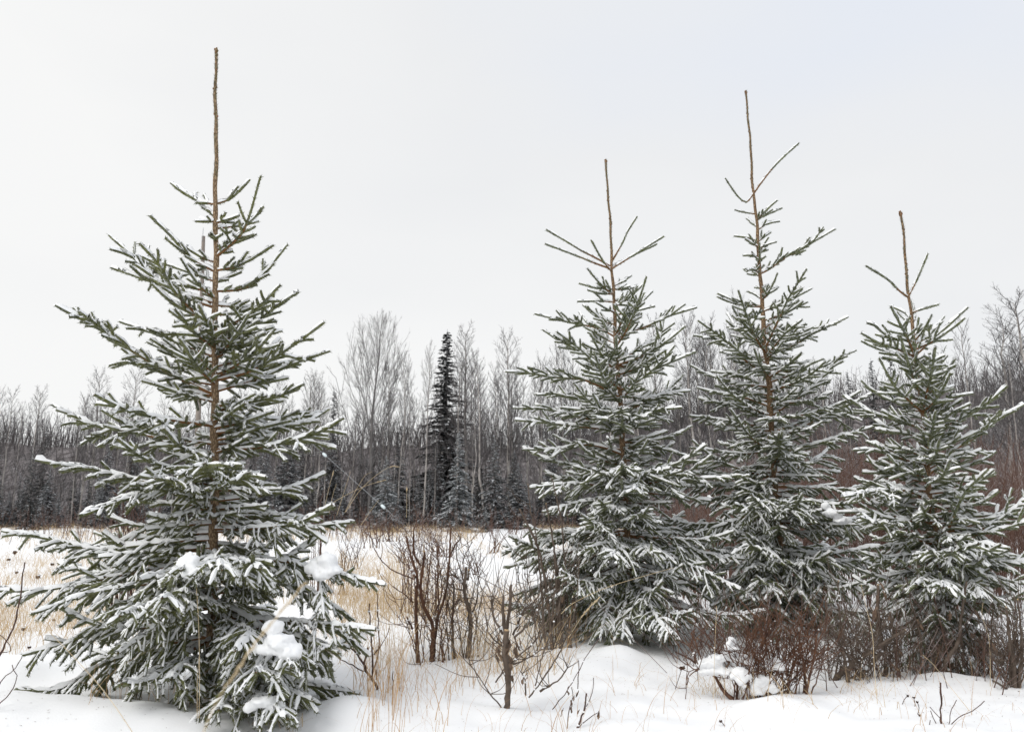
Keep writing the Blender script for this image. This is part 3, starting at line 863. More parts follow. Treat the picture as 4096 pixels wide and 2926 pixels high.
tree4 = build_spruce(
    'shortest spruce, at the right edge, with a three-pronged top', 7.3,
    [('7', 1220, 742), ('7', 1245, 960), ('7', 1265, 1190), ('7', 1280, 1330), ('8', 812, 30), ('8', 835, 200), ('8', 855, 400), ('8', 870, 600), ('8', 890, 720), ('8', 910, 830), ('8', 945, 1250)],
    [('7', [(1264, 1205), (1210, 1165), (1150, 1105), (1032, 1032)], -.1), ('7', [(1266, 1198), (1310, 1105), (1369, 966)], .05),
     ('C', [(255, 275), (330, 250), (460, 212)], -.1), ('C', [(258, 340), (290, 300), (265, 180)], .25), ('C', [(295, 600), (240, 470), (190, 370), (115, 230)], -.6), ('C', [(262, 340), (215, 270), (110, 225)], .3),
     ('C', [(285, 480), (150, 460), (60, 420), (0, 360), (-60, 345)], 0), ('C', [(280, 590), (150, 530), (30, 490), (-100, 420)], -.2), ('C', [(300, 580), (400, 480), (500, 390), (670, 235)], -.2),
     ('C', [(280, 500), (380, 440), (500, 300)], .3), ('C', [(275, 440), (340, 390), (400, 370)], -.1), ('C', [(345, 1000), (380, 820), (408, 700), (435, 520)], -.7), ('C', [(300, 680), (350, 640), (385, 590)], -.4),
     ('C', [(310, 700), (420, 660), (540, 655)], .2), ('C', [(290, 650), (180, 620), (50, 590)], .1), ('C', [(330, 990), (240, 900), (140, 800), (30, 600)], -.5), ('C', [(325, 900), (200, 860), (0, 840), (-100, 760)], 0),
     ('C', [(320, 850), (480, 830), (570, 800)], .2), ('C', [(345, 1010), (450, 940), (560, 880), (710, 855)], -.3), ('C', [(360, 1110), (470, 1060), (560, 990), (690, 930)], -.5),
     ('C', [(350, 1090), (230, 1060), (60, 1020)], .1), ('C', [(370, 1180), (200, 1140), (0, 1115)], -.1), ('C', [(390, 1440), (500, 1340), (600, 1240), (740, 1160), (860, 1060), (1075, 930)], -.1),
     ('C', [(375, 1250), (500, 1180), (620, 1150)], .2), ('C', [(385, 1400), (520, 1330), (640, 1280), (850, 1280)], -.2), ('C', [(380, 1300), (250, 1260), (75, 1225)], -.1), ('C', [(390, 1440), (250, 1400), (30, 1395), (-60, 1300)], .1),
     ('8', [(868, 570), (800, 535), (700, 525), (585, 520)], .1), ('8', [(862, 490), (780, 470), (640, 425), (545, 425)], -.1), ('8', [(875, 640), (760, 595), (640, 600), (500, 625)], -.5),
     ('8', [(905, 850), (960, 740), (1020, 610), (1120, 508)], -.7), ('8', [(900, 830), (770, 790), (660, 740), (575, 712)], -.6), ('8', [(890, 740), (780, 720), (640, 690), (480, 690)], 0),
     ('8', [(905, 790), (1050, 740), (1180, 700), (1222, 585)], .1), ('8', [(900, 770), (1080, 760), (1200, 700), (1330, 590)], -.2), ('8', [(905, 800), (1100, 780), (1320, 720)], -.5),
     ('8', [(880, 660), (1000, 620), (1120, 640)], .2), ('8', [(895, 740), (1000, 710), (1140, 700)], -.3), ('8', [(910, 870), (950, 870), (965, 855)], -.95), ('8', [(908, 860), (980, 850), (1080, 825)], -.85),
     ('8', [(910, 870), (900, 870), (870, 850)], -.9), ('8', [(912, 890), (1060, 900), (1210, 850)], -.4), ('8', [(914, 900), (1100, 900), (1310, 870)], -.2), ('8', [(912, 920), (820, 900), (640, 900)], -.2),
     ('8', [(915, 960), (920, 980), (930, 1010)], -1.0), ('8', [(915, 950), (860, 960), (815, 1000)], -.8), ('8', [(916, 960), (1040, 980), (1100, 1060)], -.8), ('8', [(915, 950), (1100, 960), (1300, 1000)], -.4),
     ('8', [(920, 1010), (780, 1000), (640, 960), (560, 930)], -.1), ('8', [(920, 1020), (800, 1060), (700, 1120)], -.4), ('8', [(922, 1050), (1060, 1070), (1250, 1060)], 0), ('8', [(924, 1080), (820, 1130), (730, 1180)], -.3),
     ('8', [(926, 1100), (1040, 1140), (1180, 1180)], -.4), ('8', [(928, 1130), (860, 1200), (780, 1300)], -.4), ('8', [(930, 1150), (980, 1240), (960, 1330)], -.6), ('8', [(930, 1150), (1060, 1220), (1160, 1300)], -.2),
     ('8', [(932, 1180), (840, 1280), (740, 1370)], -.1)],
    [(690, 60), (760, 110), (830, 140), (930, 175), (1100, 215), (1250, 230), (1400, 190)],
    P2, 44, .040, .0095, 56, ('7', (1262, 1180)), M['bark2'], M['needle2'], 0)
print('spruce tris', TRIS, [t_[3] for t_ in (tree1, tree2, tree3, tree4)])

# big clumps of snow resting on the left spruce's branches
def soft_snow(o, voxel=.011):
    m = o.modifiers.new('remesh', 'REMESH')
    m.mode = 'VOXEL'
    m.voxel_size = voxel
    m.use_smooth_shade = True
    m = o.modifiers.new('smooth', 'SMOOTH')
    m.iterations = 5
    m.factor = .5
    tx = bpy.data.textures.get('snow_lumps') or bpy.data.textures.new('snow_lumps', 'CLOUDS')
    tx.noise_scale = .085
    m = o.modifiers.new('lumps', 'DISPLACE')
    m.texture = tx
    m.strength = .055
    m.mid_level = .5
    tx = bpy.data.textures.get('snow_crumbs') or bpy.data.textures.new('snow_crumbs', 'CLOUDS')
    tx.noise_scale = .028
    m = o.modifiers.new('crumbs', 'DISPLACE')
    m.texture = tx
    m.strength = .022
    m.mid_level = .5
def heap(mb, reg, parts, Y, rng):
    q = Y / F / REG[reg][0] / cp
    for x, y, rx, ry in parts:
        for k in range(8):
            f = 0 if k == 0 else 1
            ox, oy = rng.uniform(-.75, .75, 2) * f
            g = .8 if k == 0 else rng.uniform(.35, .7)
            c = at_r(reg, (x + ox * rx, y + abs(oy) * ry * .8), Y + f * rng.uniform(-.6, .4) * rx * q)
            blob(mb, c, (rx * q * g, rx * q * g * .95, ry * q * g), rng, ICO2, .12)
def snow_clump(label, reg, parts, Y, seed):
    rng = np.random.default_rng(seed)
    c0 = at_r(reg, parts[0][:2], Y)
    mb = MB()
    heap(mb, reg, parts, Y, rng)
    o = obj('snow_clump', mb.mesh('snow_clump', M['tree_snow'], True, c0), None, c0)
    soft_snow(o)
    tag(o, label, 'snow clump', 'clumps of snow on the left spruce')
snow_clump('peaked snow clump on a branch just left of the trunk', '2', [(802, 896, 36, 46), (822, 936, 62, 32), (856, 928, 42, 18)], 4.93, 1)
snow_clump('rounded snow clump on the spruce\'s right-hand branch, beside dry grass', '2', [(1385, 898, 54, 42), (1400, 932, 50, 36), (1345, 922, 38, 26)], 5.5, 2)
snow_clump('largest snow clump, low on the spruce, double-lobed', '2', [(1165, 1170, 46, 30), (1195, 1235, 68, 38), (1235, 1278, 48, 46), (1125, 1275, 48, 20)], 5.02, 3)
snow_clump('flat drooping snow clump on the lowest spruce branch at the bottom edge', '2', [(1130, 1490, 58, 20), (1185, 1515, 40, 22), (1075, 1510, 28, 18), (1215, 1555, 20, 16)], 4.95, 4)
snow_clump('small round snow clump between the two right-hand spruces', '8', [(425, 660, 16, 16), (460, 690, 40, 18), (500, 720, 42, 20)], 8.1, 5)

# ------------------------------------------------------------------ forest
def bare_tree(seed, kind):
    """unit-height leafless tree: trunk and twigs meshes"""
    rng = np.random.default_rng(seed)
    tr, tw = MB(), MB()
    n = 14
    h = np.linspace(0, 1, n)
    wob = np.cumsum(rng.normal(0, .006, (n, 2)), 0)
    wob -= wob[0]
    P = np.stack([wob[:, 0], wob[:, 1], h], -1)
    r0 = {'birch': .0105, 'poplar': .014, 'thin': .0072}[kind]
    tube(tr, P, r0 * (1 - .9 * h) + .0006, 6)
    s = arclen(P)
    nl = {'birch': 46, 'poplar': 34, 'thin': 34}[kind]
    h0 = {'birch': .30, 'poplar': .22, 'thin': .35}[kind]
    def sub(c, d, l, r, lev):
        k = 5 if lev == 0 else 3
        t = np.linspace(0, 1, k)[:, None]
        up = {'birch': .35, 'poplar': .55, 'thin': .5}[kind]
        Q = c + d * l * t + UP * up * l * t * t * (1 if lev == 0 else .5) + np.cumsum(rng.normal(0, .02 * l, (k, 3)), 0) * (t > 0)
        tube(tw, Q, r * np.linspace(1, .45, k), 4 if lev == 0 else 3, False)
        if lev >= 2:
            return
        T = tangents(Q)
        sq = arclen(Q)
        m = {0: (9 if kind != 'poplar' else 13), 1: (4 if kind != 'poplar' else 5)}[lev]
        for i in range(m):
            f = rng.uniform(.18, 1.0)
            q = interp(Q, sq, np.array([f * sq[-1]]))[0]
            t_ = nrm(interp(T, sq, np.array([f * sq[-1]]))[0])
            rv = nrm(np.cross(t_, rng.normal(size=3)))
            a = rng.uniform(.45, .85)
            sub(q, nrm(t_ * math.cos(a) + rv * math.sin(a)), l * rng.uniform(.28, .5) * (1.15 - .5 * f), r * .5, lev + 1)
    for i in range(nl):
        f = h0 + (1 - h0) * ((i + rng.random()) / nl) ** .9
        c = interp(P, s, np.array([f * s[-1]]))[0]
        az = i * 2.4 + rng.normal(0, .3)
        if kind == 'poplar':
            l = .34 * (1 - ((f - h0) / (1 - h0)) ** 1.3) + .05
            a = rng.uniform(.55, .9)
        else:
            l = (.20 if kind == 'birch' else .14) * (1 - .75 * (f - h0) / (1 - h0)) * rng.uniform(.6, 1.1) + .02
            a = rng.uniform(.6, 1.0)
        d = np.array([math.cos(az) * math.sin(a), math.sin(az) * math.sin(a), math.cos(a)])
        sub(c, nrm(d), l, max(.0013, r0 * .27 * (1 - .75 * f)), 0)
    return tr, tw
def far_spruce(seed, width, snow, dens=1.0, bare=.04):
    """unit-height spruce: trunk, needle crown, snow"""
    rng = np.random.default_rng(seed)
    tr, cr_, sn = MB(), MB(), MB()
    tube(tr, np.array([[0, 0, 0], [.002, 0, .5], [0, 0, 1]]), [.011, .006, .001], 6)
    nb = int(170 * dens)
    for i in range(nb):
        f = bare + (1 - bare - .02) * ((i + rng.random()) / nb)
        w = width * (1 - f) ** 1.0 * rng.uniform(.55, 1.15) + .006
        az = rng.uniform(0, 2 * math.pi)
        hd = np.array([math.cos(az), math.sin(az), 0])
        sd = np.array([-hd[1], hd[0], 0])
        droop = rng.uniform(.25, .55) * (1 - f * .6)
        m = max(4, int(w / .011))
        t = np.linspace(.12, 1, m)
        c = np.array([0, 0, f]) + hd * (w * t)[:, None] + UP * (w * (.25 * t - droop * t * t * 1.1))[:, None]
        for q in range(3):
            k = m
            sg = rng.choice([-1, 1], k)[:, None]
            ln = (.006 + .30 * w * (1 - .4 * t))[:, None] * rng.uniform(.6, 1.2, (k, 1))
            D = nrm(hd * .7 + sd * sg * rng.uniform(.2, 1.0, (k, 1)) + UP * rng.uniform(-.55, .12, (k, 1)))
            W = nrm(np.cross(D, UP + rng.normal(0, .35, (k, 3)))) * (.004 + .005 * rng.random((k, 1))) * (1.15 - .7 * f)
            a, b, e_ = c - W, c + W, c + D * ln
            v = np.stack([a, b, e_ + W * .5, e_ - W * .5], 1).reshape(-1, 3)
            j = np.arange(k)[:, None] * 4
            cr_.add(v, np.concatenate([j + np.array([[0, 1, 2]]), j + np.array([[0, 2, 3]])]))
            sel = rng.random(k) < snow
            if sel.any():
                vs_ = v.reshape(k, 4, 3)[sel] * 1.0
                vs_[:, :, 2] += .0035
                mid = vs_.mean(1, keepdims=True)
                vs_ = mid + (vs_ - mid) * np.array([.72])
                j = np.arange(sel.sum())[:, None] * 4
                sn.add(vs_.reshape(-1, 3), np.concatenate([j + np.array([[0, 1, 2]]), j + np.array([[0, 2, 3]])]))
    return tr, cr_, sn
PROTO = {}
for nm, sd_, kd in (('birchA', 1, 'birch'), ('birchB', 2, 'birch'), ('birchC', 3, 'birch'), ('thinA', 4, 'thin'), ('thinB', 5, 'thin'), ('thinC', 6, 'thin'), ('poplar', 7, 'poplar')):
    tr, tw = bare_tree(sd_, kd)
    PROTO[nm] = [('trunk', tr.mesh('trunk', M['birch'] if kd != 'poplar' else M['far_bark'], True)), ('crown', tw.mesh('bare_crown', M['far_twig'] if kd != 'poplar' else M['far_bark'], False))]
for nm, sd_, w, sn_, de, ba in (('spruceTall', 21, .13, .22, 1.9, .05), ('spruceDark', 22, .14, .10, 1.1, .04), ('spruceSnowA', 23, .27, .75, 1.2, .02), ('spruceSnowB', 24, .23, .70, 1.2, .02), ('spruceSmall', 25, .28, .6, .7, .02), ('spruceNarrow', 26, .12, .25, 1.2, .04), ('spruceFrost', 27, .27, .9, 1.2, .02)):
    tr, cr_, sn = far_spruce(sd_, w, sn_, de, ba)
    PROTO[nm] = [('trunk', tr.mesh('trunk', M['far_bark'], True)), ('crown', cr_.mesh('spruce_crown', M['far_frost' if nm == 'spruceFrost' else 'far_needle'], False)), ('snow', sn.mesh('crown_snow', M['far_snow'], False))]
rngF = np.random.default_rng(77)
NTREES = [0]
def plant(proto, name, label, cat, group, u, vtop, Y, lean=0.0, fat=1.0):
    """u, vtop in 2273-wide photo pixels; base on the ground at distance Y"""
    p = at_r('F', (u, vtop), Y)
    gz = float(hz(p[0], Y))
    h = max(.8, p[2] - gz)
    root = empty(name, (p[0], Y, gz - .1), label, cat, group)
    root.rotation_euler = (lean * .3 * rngF.normal(), lean, rngF.uniform(0, 6.28))
    root.scale = (h * fat, h * fat, h)
    for pn, me in PROTO[proto]:
        q = obj(pn, me, root)
        if pn != 'trunk':
            q['kind'] = 'stuff'
    NTREES[0] += 1
    return root
plant('poplar', 'poplar_tree', 'tall leafless tree with the broadest rounded crown in the forest edge', 'bare tree', None, 832, 712, 55, fat=.68)
plant('spruceTall', 'spruce_tree', 'tall narrow dark spruce standing above the bare forest', 'spruce tree', None, 993, 727, 57, fat=1.55)
plant('spruceFrost', 'spruce_tree', 'snowy spruce at the forest edge below the broad leafless tree', 'spruce tree', None, 858, 1005, 44.5, fat=1.0)
plant('spruceFrost', 'spruce_tree', 'snow-dusted spruce at the forest edge below the tall dark spruce', 'spruce tree', None, 1018, 950, 45, fat=.85)
plant('spruceFrost', 'spruce_tree', 'smallest snowy spruce at the field edge, near the leaning birch', 'spruce tree', None, 1078, 1118, 44)
plant('spruceNarrow', 'spruce_tree', 'dark pointed spruce just right of the big left spruce', 'spruce tree', None, 743, 860, 58)
plant('spruceDark', 'spruce_tree', 'dark pointed spruce among birches at the far left', 'spruce tree', None, 106, 922, 56)
plant('spruceDark', 'spruce_tree', 'dark spruce cut by the left edge of the photo', 'spruce tree', None, -3, 925, 56)
plant('spruceDark', 'spruce_tree', 'dark spruce top between the middle and right spruces, leftmost of three', 'spruce tree', None, 1880, 815, 52)
plant('spruceNarrow', 'spruce_tree', 'dark spruce top between the middle and right spruces, middle of three', 'spruce tree', None, 1932, 790, 53)
plant('spruceDark', 'spruce_tree', 'dark spruce top between the middle and right spruces, rightmost of three', 'spruce tree', None, 1972, 762, 52, fat=.9)
plant('birchA', 'birch_tree', 'slim pale birch rising right of the tall dark spruce', 'bare tree', None, 1036, 738, 53)
plant('thinA', 'birch_tree', 'pale birch leaning over the small snowy spruce', 'bare tree', None, 1050, 905, 48, lean=-.07)
plant('birchB', 'birch_tree', 'tallest birch left of the first right-hand spruce', 'bare tree', None, 1130, 745, 55)
plant('birchB', 'birch_tree', 'birch with a fine crown above the left forest, in front of the sky gap', 'bare tree', None, 225, 830, 55)
plant('birchC', 'birch_tree', 'birch standing left of the big spruce\'s trunk, behind its branches', 'bare tree', None, 307, 828, 55)
plant('birchA', 'birch_tree', 'pale-stemmed birch near the left edge', 'bare tree', None, 84, 866, 54, lean=.05)
plant('birchC', 'birch_tree', 'large bare tree on the hill at the right edge', 'bare tree', None, 2255, 668, 46, fat=1.5)
plant('birchA', 'birch_tree', 'second bare tree on the hill just inside the right edge', 'bare tree', None, 2215, 715, 48, fat=1.3)
plant('thinC', 'birch_tree', 'thin bare sapling against the sky right of the shortest spruce', 'bare tree', None, 2142, 720, 30, fat=.8)
G1 = 'leafless birches along the forest edge'
LB = 'slender leafless birch in the dense forest edge'
kinds = ['birchA', 'birchB', 'birchC', 'thinA', 'thinB', 'thinC']
def top_line(u):
    return np.interp(u, [-100, 40, 130, 225, 330, 420, 560, 650, 700, 745, 790, 890, 945, 1000, 1100, 1130, 1180, 1240, 1300, 1400, 1500, 1620, 1700, 1800, 1900, 2050, 2150, 2273, 2400],
                     [890, 868, 905, 890, 900, 890, 870, 845, 825, 880, 880, 765, 775, 800, 790, 775, 830, 765, 790, 790, 700, 695, 760, 820, 830, 850, 830, 740, 700])
def zone(u):
    for lim, ph in ((70, 'at the far left edge of the forest'), (190, 'in the forest left of the big spruce'), (330, 'behind the big spruce\'s left branches'), (480, 'behind the big spruce\'s trunk'), (640, 'behind the big spruce\'s right branches'),
                    (780, 'between the big spruce and the broad-crowned tree'), (930, 'around the broad-crowned tree'), (1060, 'around the tall dark forest spruce'), (1180, 'just left of the first right-hand spruce'), (1380, 'behind the first right-hand spruce'),
                    (1560, 'between the first and middle right-hand spruces'), (1760, 'behind the middle right-hand spruce'), (1950, 'between the middle and shortest spruces'), (2120, 'behind the shortest spruce')):
        if u < lim:
            return ph
    return 'at the right edge of the photo'
for i in range(205):
    u = -60 + (i + rngF.random()) / 205 * 2330
    Y = rngF.uniform(50, 66) if u < 1750 else rngF.uniform(40, 66)
    back = rngF.random()
    v = top_line(u) + (rngF.exponential(65) - 12 if back < .75 else rngF.uniform(60, 240))
    if 2060 < u < 2200:
        v = max(v, 850)
    plant(kinds[rngF.integers(6)], 'birch_tree', 'slender leafless birch ' + zone(u), 'bare tree', G1 + ', ' + zone(u), u, v, Y, lean=rngF.normal(0, .025) if rngF.random() < .86 else rngF.normal(0, .13), fat=rngF.uniform(.55, .9))
G2 = 'snow-dusted spruces under the birches'
for i in range(120):
    u = -80 + (i + rngF.random()) / 120 * 2300
    Y = rngF.uniform(47, 62)
    v = rngF.uniform(950, 1095)
    plant(['spruceSnowA', 'spruceSnowB', 'spruceNarrow', 'spruceDark', 'spruceSnowB'][rngF.integers(5)], 'spruce_tree', 'dusky low forest spruce ' + zone(u), 'spruce tree', G2 + ', ' + zone(u), u, v, Y, fat=rngF.uniform(.8, 1.1))
# undergrowth: thin crossing stems nobody could count
def tubes(mb, P, rad, k=3):
    """many polylines of the same point count at once: P (N, n, 3), rad (N, n)"""
    N_, n, _ = P.shape
    T = nrm(np.gradient(P, axis=1))
    ref = np.where(np.abs(T[:, :, 2:3]) < .8, np.array([0., 0, 1]), np.array([.3, 1., 0]))
    S = nrm(np.cross(T, ref))
    U = np.cross(S, T)
    a = np.arange(k) * 2 * math.pi / k
    V = P[:, :, None] + rad[:, :, None, None] * (np.cos(a)[None, None, :, None] * S[:, :, None] + np.sin(a)[None, None, :, None] * U[:, :, None])
    i = np.arange(N_)[:, None, None] * n * k + np.arange(n - 1)[None, :, None] * k
    j = np.arange(k)[None, None]
    j2 = (j + 1) % k
    f = np.concatenate([np.stack([i + j, i + j2, i + k + j2], -1).reshape(-1, 3), np.stack([i + j, i + k + j2, i + k + j], -1).reshape(-1, 3)])
    mb.add(V.reshape(-1, 3), f)
def stems(mb, x, y, z, h, rng, tw, r, spread):
    n = len(x)
    t = np.linspace(0, 1, 4)
    lean = rng.normal(0, spread, (n, 2))
    D = np.stack([lean[:, 0] * h, lean[:, 1] * h * .6, h], -1)
    B = np.stack([rng.normal(0, .12, n) * h, np.zeros(n), np.zeros(n)], -1)
    P = np.stack([x, y, z - .05], -1)[:, None] + D[:, None] * t[None, :, None] + B[:, None] * (t ** 2)[None, :, None]
    tubes(mb, P, r[:, None] * np.linspace(1, .4, 4)[None])
    for q in range(tw):
        f = rng.uniform(.2, .98, n)
        c = np.stack([x, y, z - .05], -1) + D * f[:, None] + B * (f ** 2)[:, None]
        a = rng.uniform(0, 6.28, n)
        d = nrm(np.stack([np.cos(a), np.sin(a) * .6, rng.uniform(.1, 1.1, n)], -1))
        l = (h * rng.uniform(.15, .38, n) * (1.1 - .5 * f))[:, None]
        Q = np.stack([c, c + d * l * .5, c + d * l + UP * l * .17], 1)
        tubes(mb, Q, r[:, None] * .5 * np.array([1, .8, .5])[None])
rg = np.random.default_rng(5)
mb = MB()
n = 1900
Y = 49 + 24 * rg.random(n) ** .8
x = rg.uniform(-46, 46, n)
stems(mb, x, Y, hz(x, Y), rg.uniform(1.5, 5.5, n), rg, 5, rg.uniform(.012, .024, n), .3)
tag(obj('forest_undergrowth', mb.mesh('forest_undergrowth', M['thicket'])), 'dark tangle of leafless undergrowth filling the forest edge', 'undergrowth', None, 'stuff')
mb = MB()
n = 3800
Y = np.concatenate([70 + 40 * rg.random(500), 104 + 28 * rg.random(3300)])
x = rg.uniform(-85, 100, n)
hh = 1.5 + 3.5 * rg.random(n) ** 1.5 + 4.5 * np.clip(vnoise(x * .16, Y * .05, 12) + .25, 0, 1) * rg.random(n)
stems(mb, x, Y, hz(x, Y), hh, rg, 3, rg.uniform(.03, .065, n), .15)
tag(obj('hillside_woods', mb.mesh('hillside_woods', M['thicket'])), 'brown leafless woods covering the hill behind', 'woods', None, 'stuff')
mb = MB()
n = 3900
Y = 10.5 + 32 * rg.random(n) ** 1.3
u = rg.uniform(2560, 4400, n)
x = (u - 2048) / F * Y / cp
ok = ~((Y < 13) & (x < 2.2))
x, Y, u = x[ok], Y[ok], u[ok]
n = len(x)
top = np.interp(u, [2500, 2750, 3100, 3500, 4100], [2000, 1850, 1700, 1650, 1700]) + rg.uniform(0, 300, n)
zt = 1.2 + Y * (2072 - top) / F / cp
h = np.clip(zt - H(x, Y), .6, 4.2) * rg.uniform(.75, 1, n)
stems(mb, x, Y, H(x, Y), h, rg, 4, rg.uniform(.005, .010, n), .14)
tag(obj('willow_thicket', mb.mesh('willow_thicket', M['red_stem'])), 'red-brown leafless willow thicket behind the right-hand spruces', 'thicket', None, 'stuff')
mb = MB()
n = 360
u = rg.uniform(2620, 4250, n)
Y = np.interp(u, [2600, 3000, 3500, 4250], [7.6, 6.9, 6.9, 6.7]) + rg.normal(0, .28, n)
x = (u - 2048) / F * Y / cp
stems(mb, x, Y, H(x, Y), rg.uniform(.2, .75, n), rg, 5, rg.uniform(.0026, .005, n), .5)
tag(obj('base_brush', mb.mesh('base_brush', M['red_stem'])), 'low tangle of red-brown brush round the feet of the right-hand spruces', 'brush', None, 'stuff')
mb = MB()
n = 2600
c = np.array([[-2.2, 5.6], [.9, 7.4], [2.6, 7.0], [4.0, 6.3]])[rg.integers(0, 4, n)]
x, Y = c[:, 0] + rg.normal(0, 1.0, n), c[:, 1] + rg.normal(0, .7, n)
a = rg.uniform(0, 6.28, n)
d = np.stack([np.cos(a), np.sin(a), rg.uniform(-.1, .25, n)], -1) * rg.uniform(.006, .022, n)[:, None]
s_ = np.stack([-np.sin(a), np.cos(a), np.zeros(n)], -1) * .0022
q = np.stack([x, Y, H(x, Y) + .003], -1)
mb.add(np.stack([q + s_, q - s_, q + d], 1).reshape(-1, 3), np.arange(3 * n).reshape(-1, 3))
tag(obj('needle_litter', mb.mesh('needle_litter', M['dead_leaf'])), 'fallen needles and bark specks on the near snow', 'litter', None, 'stuff')
mb = MB()
n = 1500
Y = 28 + 19 * rg.random(n) ** .7
x = rg.uniform(-32, 26, n)
ok = vnoise(x * .25, Y * .3, 70) > -.12
x, Y = x[ok], Y[ok]
stems(mb, x, Y, H(x, Y), rg.uniform(.4, 1.5, len(x)), rg, 4, rg.uniform(.008, .014, len(x)), .22)
tag(obj('field_brush', mb.mesh('field_brush', M['red_stem'])), 'low red-brown brush along the far edge of the field', 'brush', None, 'stuff')
print('forest tris', TRIS, 'trees', NTREES[0])

# ------------------------------------------------------------------ utility pole with guy wire
PY = 40.0
ptop = at(814, 945, PY)
pbase = at(786, 2050, PY)
pbase[2] = float(H(pbase[0], PY)) - .3
pole = empty('utility_pole', pbase, 'weathered wooden pole behind the big left spruce', 'pole')
mb = MB()
tt = np.linspace(0, 1, 10)[:, None]
tube(mb, pbase * (1 - tt) + ptop * tt, np.linspace(.145, .085, 10), 10)
obj('shaft', mb.mesh('shaft', M['pole'], True, pbase), pole)
mb = MB()
tube(mb, np.stack([ptop - UP * .3, ptop + UP * .42]) + np.array([0, -.1, 0]), .014, 5)
obj('top_rod', mb.mesh('top_rod', M['wire'], True, pbase), pole)
guy_a = at(806, 1381, PY)
gend = ground_hit(1640, 2096)
gY = 36.0
g1, g2 = at_r('G', (225, 315), 38.2), at_r('G', (1310, 1275), 36.6)
gdir = (g2 - g1)
guy_b = g2 + gdir * .32
guy_a2 = g1 - gdir * ((g1[0] - guy_a[0]) / gdir[0])
tq = np.linspace(0, 1, 24)[:, None]
mb = MB()
tube(mb, guy_a2 * (1 - tq) + guy_b * tq, .011, 4)
gw = obj('guy_wire', mb.mesh('guy_wire', M['wire'], True, pbase), pole)
for g in (g1, g2):
    mb = MB()
    ax = nrm(gdir)
    tube(mb, np.stack([g - ax * .13, g - ax * .11, g - ax * .04, g + ax * .04, g + ax * .11, g + ax * .13]), [.02, .06, .07, .07, .06, .02], 8)
    obj('insulator', mb.mesh('insulator', M['ceramic'], True, pbase), gw)

# ------------------------------------------------------------------ shrubs
def shrub(name, label, cat, reg, base_px, polys, material, seed, r_scale=1.0, leaves=(), snow_bits=True, Y=None, group=None, twigs=0, cut=True, depth=.16):
    rng = np.random.default_rng(seed)
    if Y is None:
        g = ground_hit(*px(reg, *base_px))
        Y = g[1]
    b = at_r(reg, base_px, Y)
    b[2] = float(H(b[0], Y))
    root = empty(name, b, label, cat, group)
    s0 = REG[reg][0]
    q = Y / F / s0 / cp
    snow = MB()
    lst = []
    for poly in polys:
        pts, w0, w1 = poly
        dy = rng.normal(0, depth)
        Pp = []
        n = len(pts)
        grounded = pts[0][1] >= base_px[1] - 60 / max(1, 1.58 / s0)
        for i, p in enumerate(pts):
            Pp.append(at_r(reg, p, Y + dy * (i + (0 if grounded else .6)) / n))
        if grounded:
            Pp[0][2] = min(Pp[0][2], float(H(Pp[0][0], Pp[0][1])) - .04)
        Pc = resample(catmull(Pp, 6), .03)
        k = len(Pc)
        Pc[1:-1] += rng.normal(0, .0025, (k - 2, 3))
        rad = np.linspace(w0, w1, k) * .5 * q * r_scale
        rad = np.maximum(rad * (1 + .10 * rng.normal(size=k)), .0022)
        mb = MB()
        tube(mb, Pc, rad, 6)
        st = obj('stem', mb.mesh('stem', material, True, b), root)
        if cut and rng.random() < .5 and rad[-1] > .0035:
            mb = MB()
            tdir = nrm(Pc[-1] - Pc[-2])
            tube(mb, np.stack([Pc[-1] - tdir * .004, Pc[-1] + tdir * .006]), [rad[-1] * 1.02, rad[-1] * .8], 6)
            obj('cut_end', mb.mesh('cut_end', M['cut_wood'], True, b), st)
        lst.append((Pc, rad))
        if snow_bits:
            for _ in range(rng.integers(0, 3)):
                i = rng.integers(1, k - 1)
                t = nrm(Pc[i + 1] - Pc[i - 1])
                if abs(t[2]) < .93:
                    blob(snow, Pc[i] + UP * rad[i] * 1.1, (rad[i] * 1.6 + .003, rad[i] * 1.6 + .003, rad[i] * .9 + .003), rng, ICO1, .2)
    if twigs:
        mb = MB()
        for _ in range(twigs):
            Pc, rad = lst[rng.integers(len(lst))]
            i = rng.integers(len(Pc) // 3, len(Pc))
            d = nrm(rng.normal(size=3) * np.array([1, .7, .5]) + np.array([0, 0, .9]))
            l = rng.uniform(.08, .32)
            Q = catmull(np.stack([Pc[i], Pc[i] + d * l * .5 + rng.normal(0, .02, 3), Pc[i] + d * l + UP * l * .25]), 3)
            tube(mb, Q, np.linspace(.0032, .0016, len(Q)), 3, False)
        obj('twigs', mb.mesh('twigs', material, False, b), root)['kind'] = 'stuff'
    if snow.n:
        obj('snow', snow.mesh('shrub_snow', M['tree_snow'], True, b), root)['kind'] = 'stuff'
    for (lx, ly, sz) in leaves:
        mb = MB()
        c = at_r(reg, (lx, ly), Y + rng.normal(0, .06))
        dead_leaf(mb, c, sz * q * rng.uniform(.6, .95), rng)
        obj('dead_leaf', mb.mesh('dead_leaf', M['dead_leaf'], True, b), root)
    return root
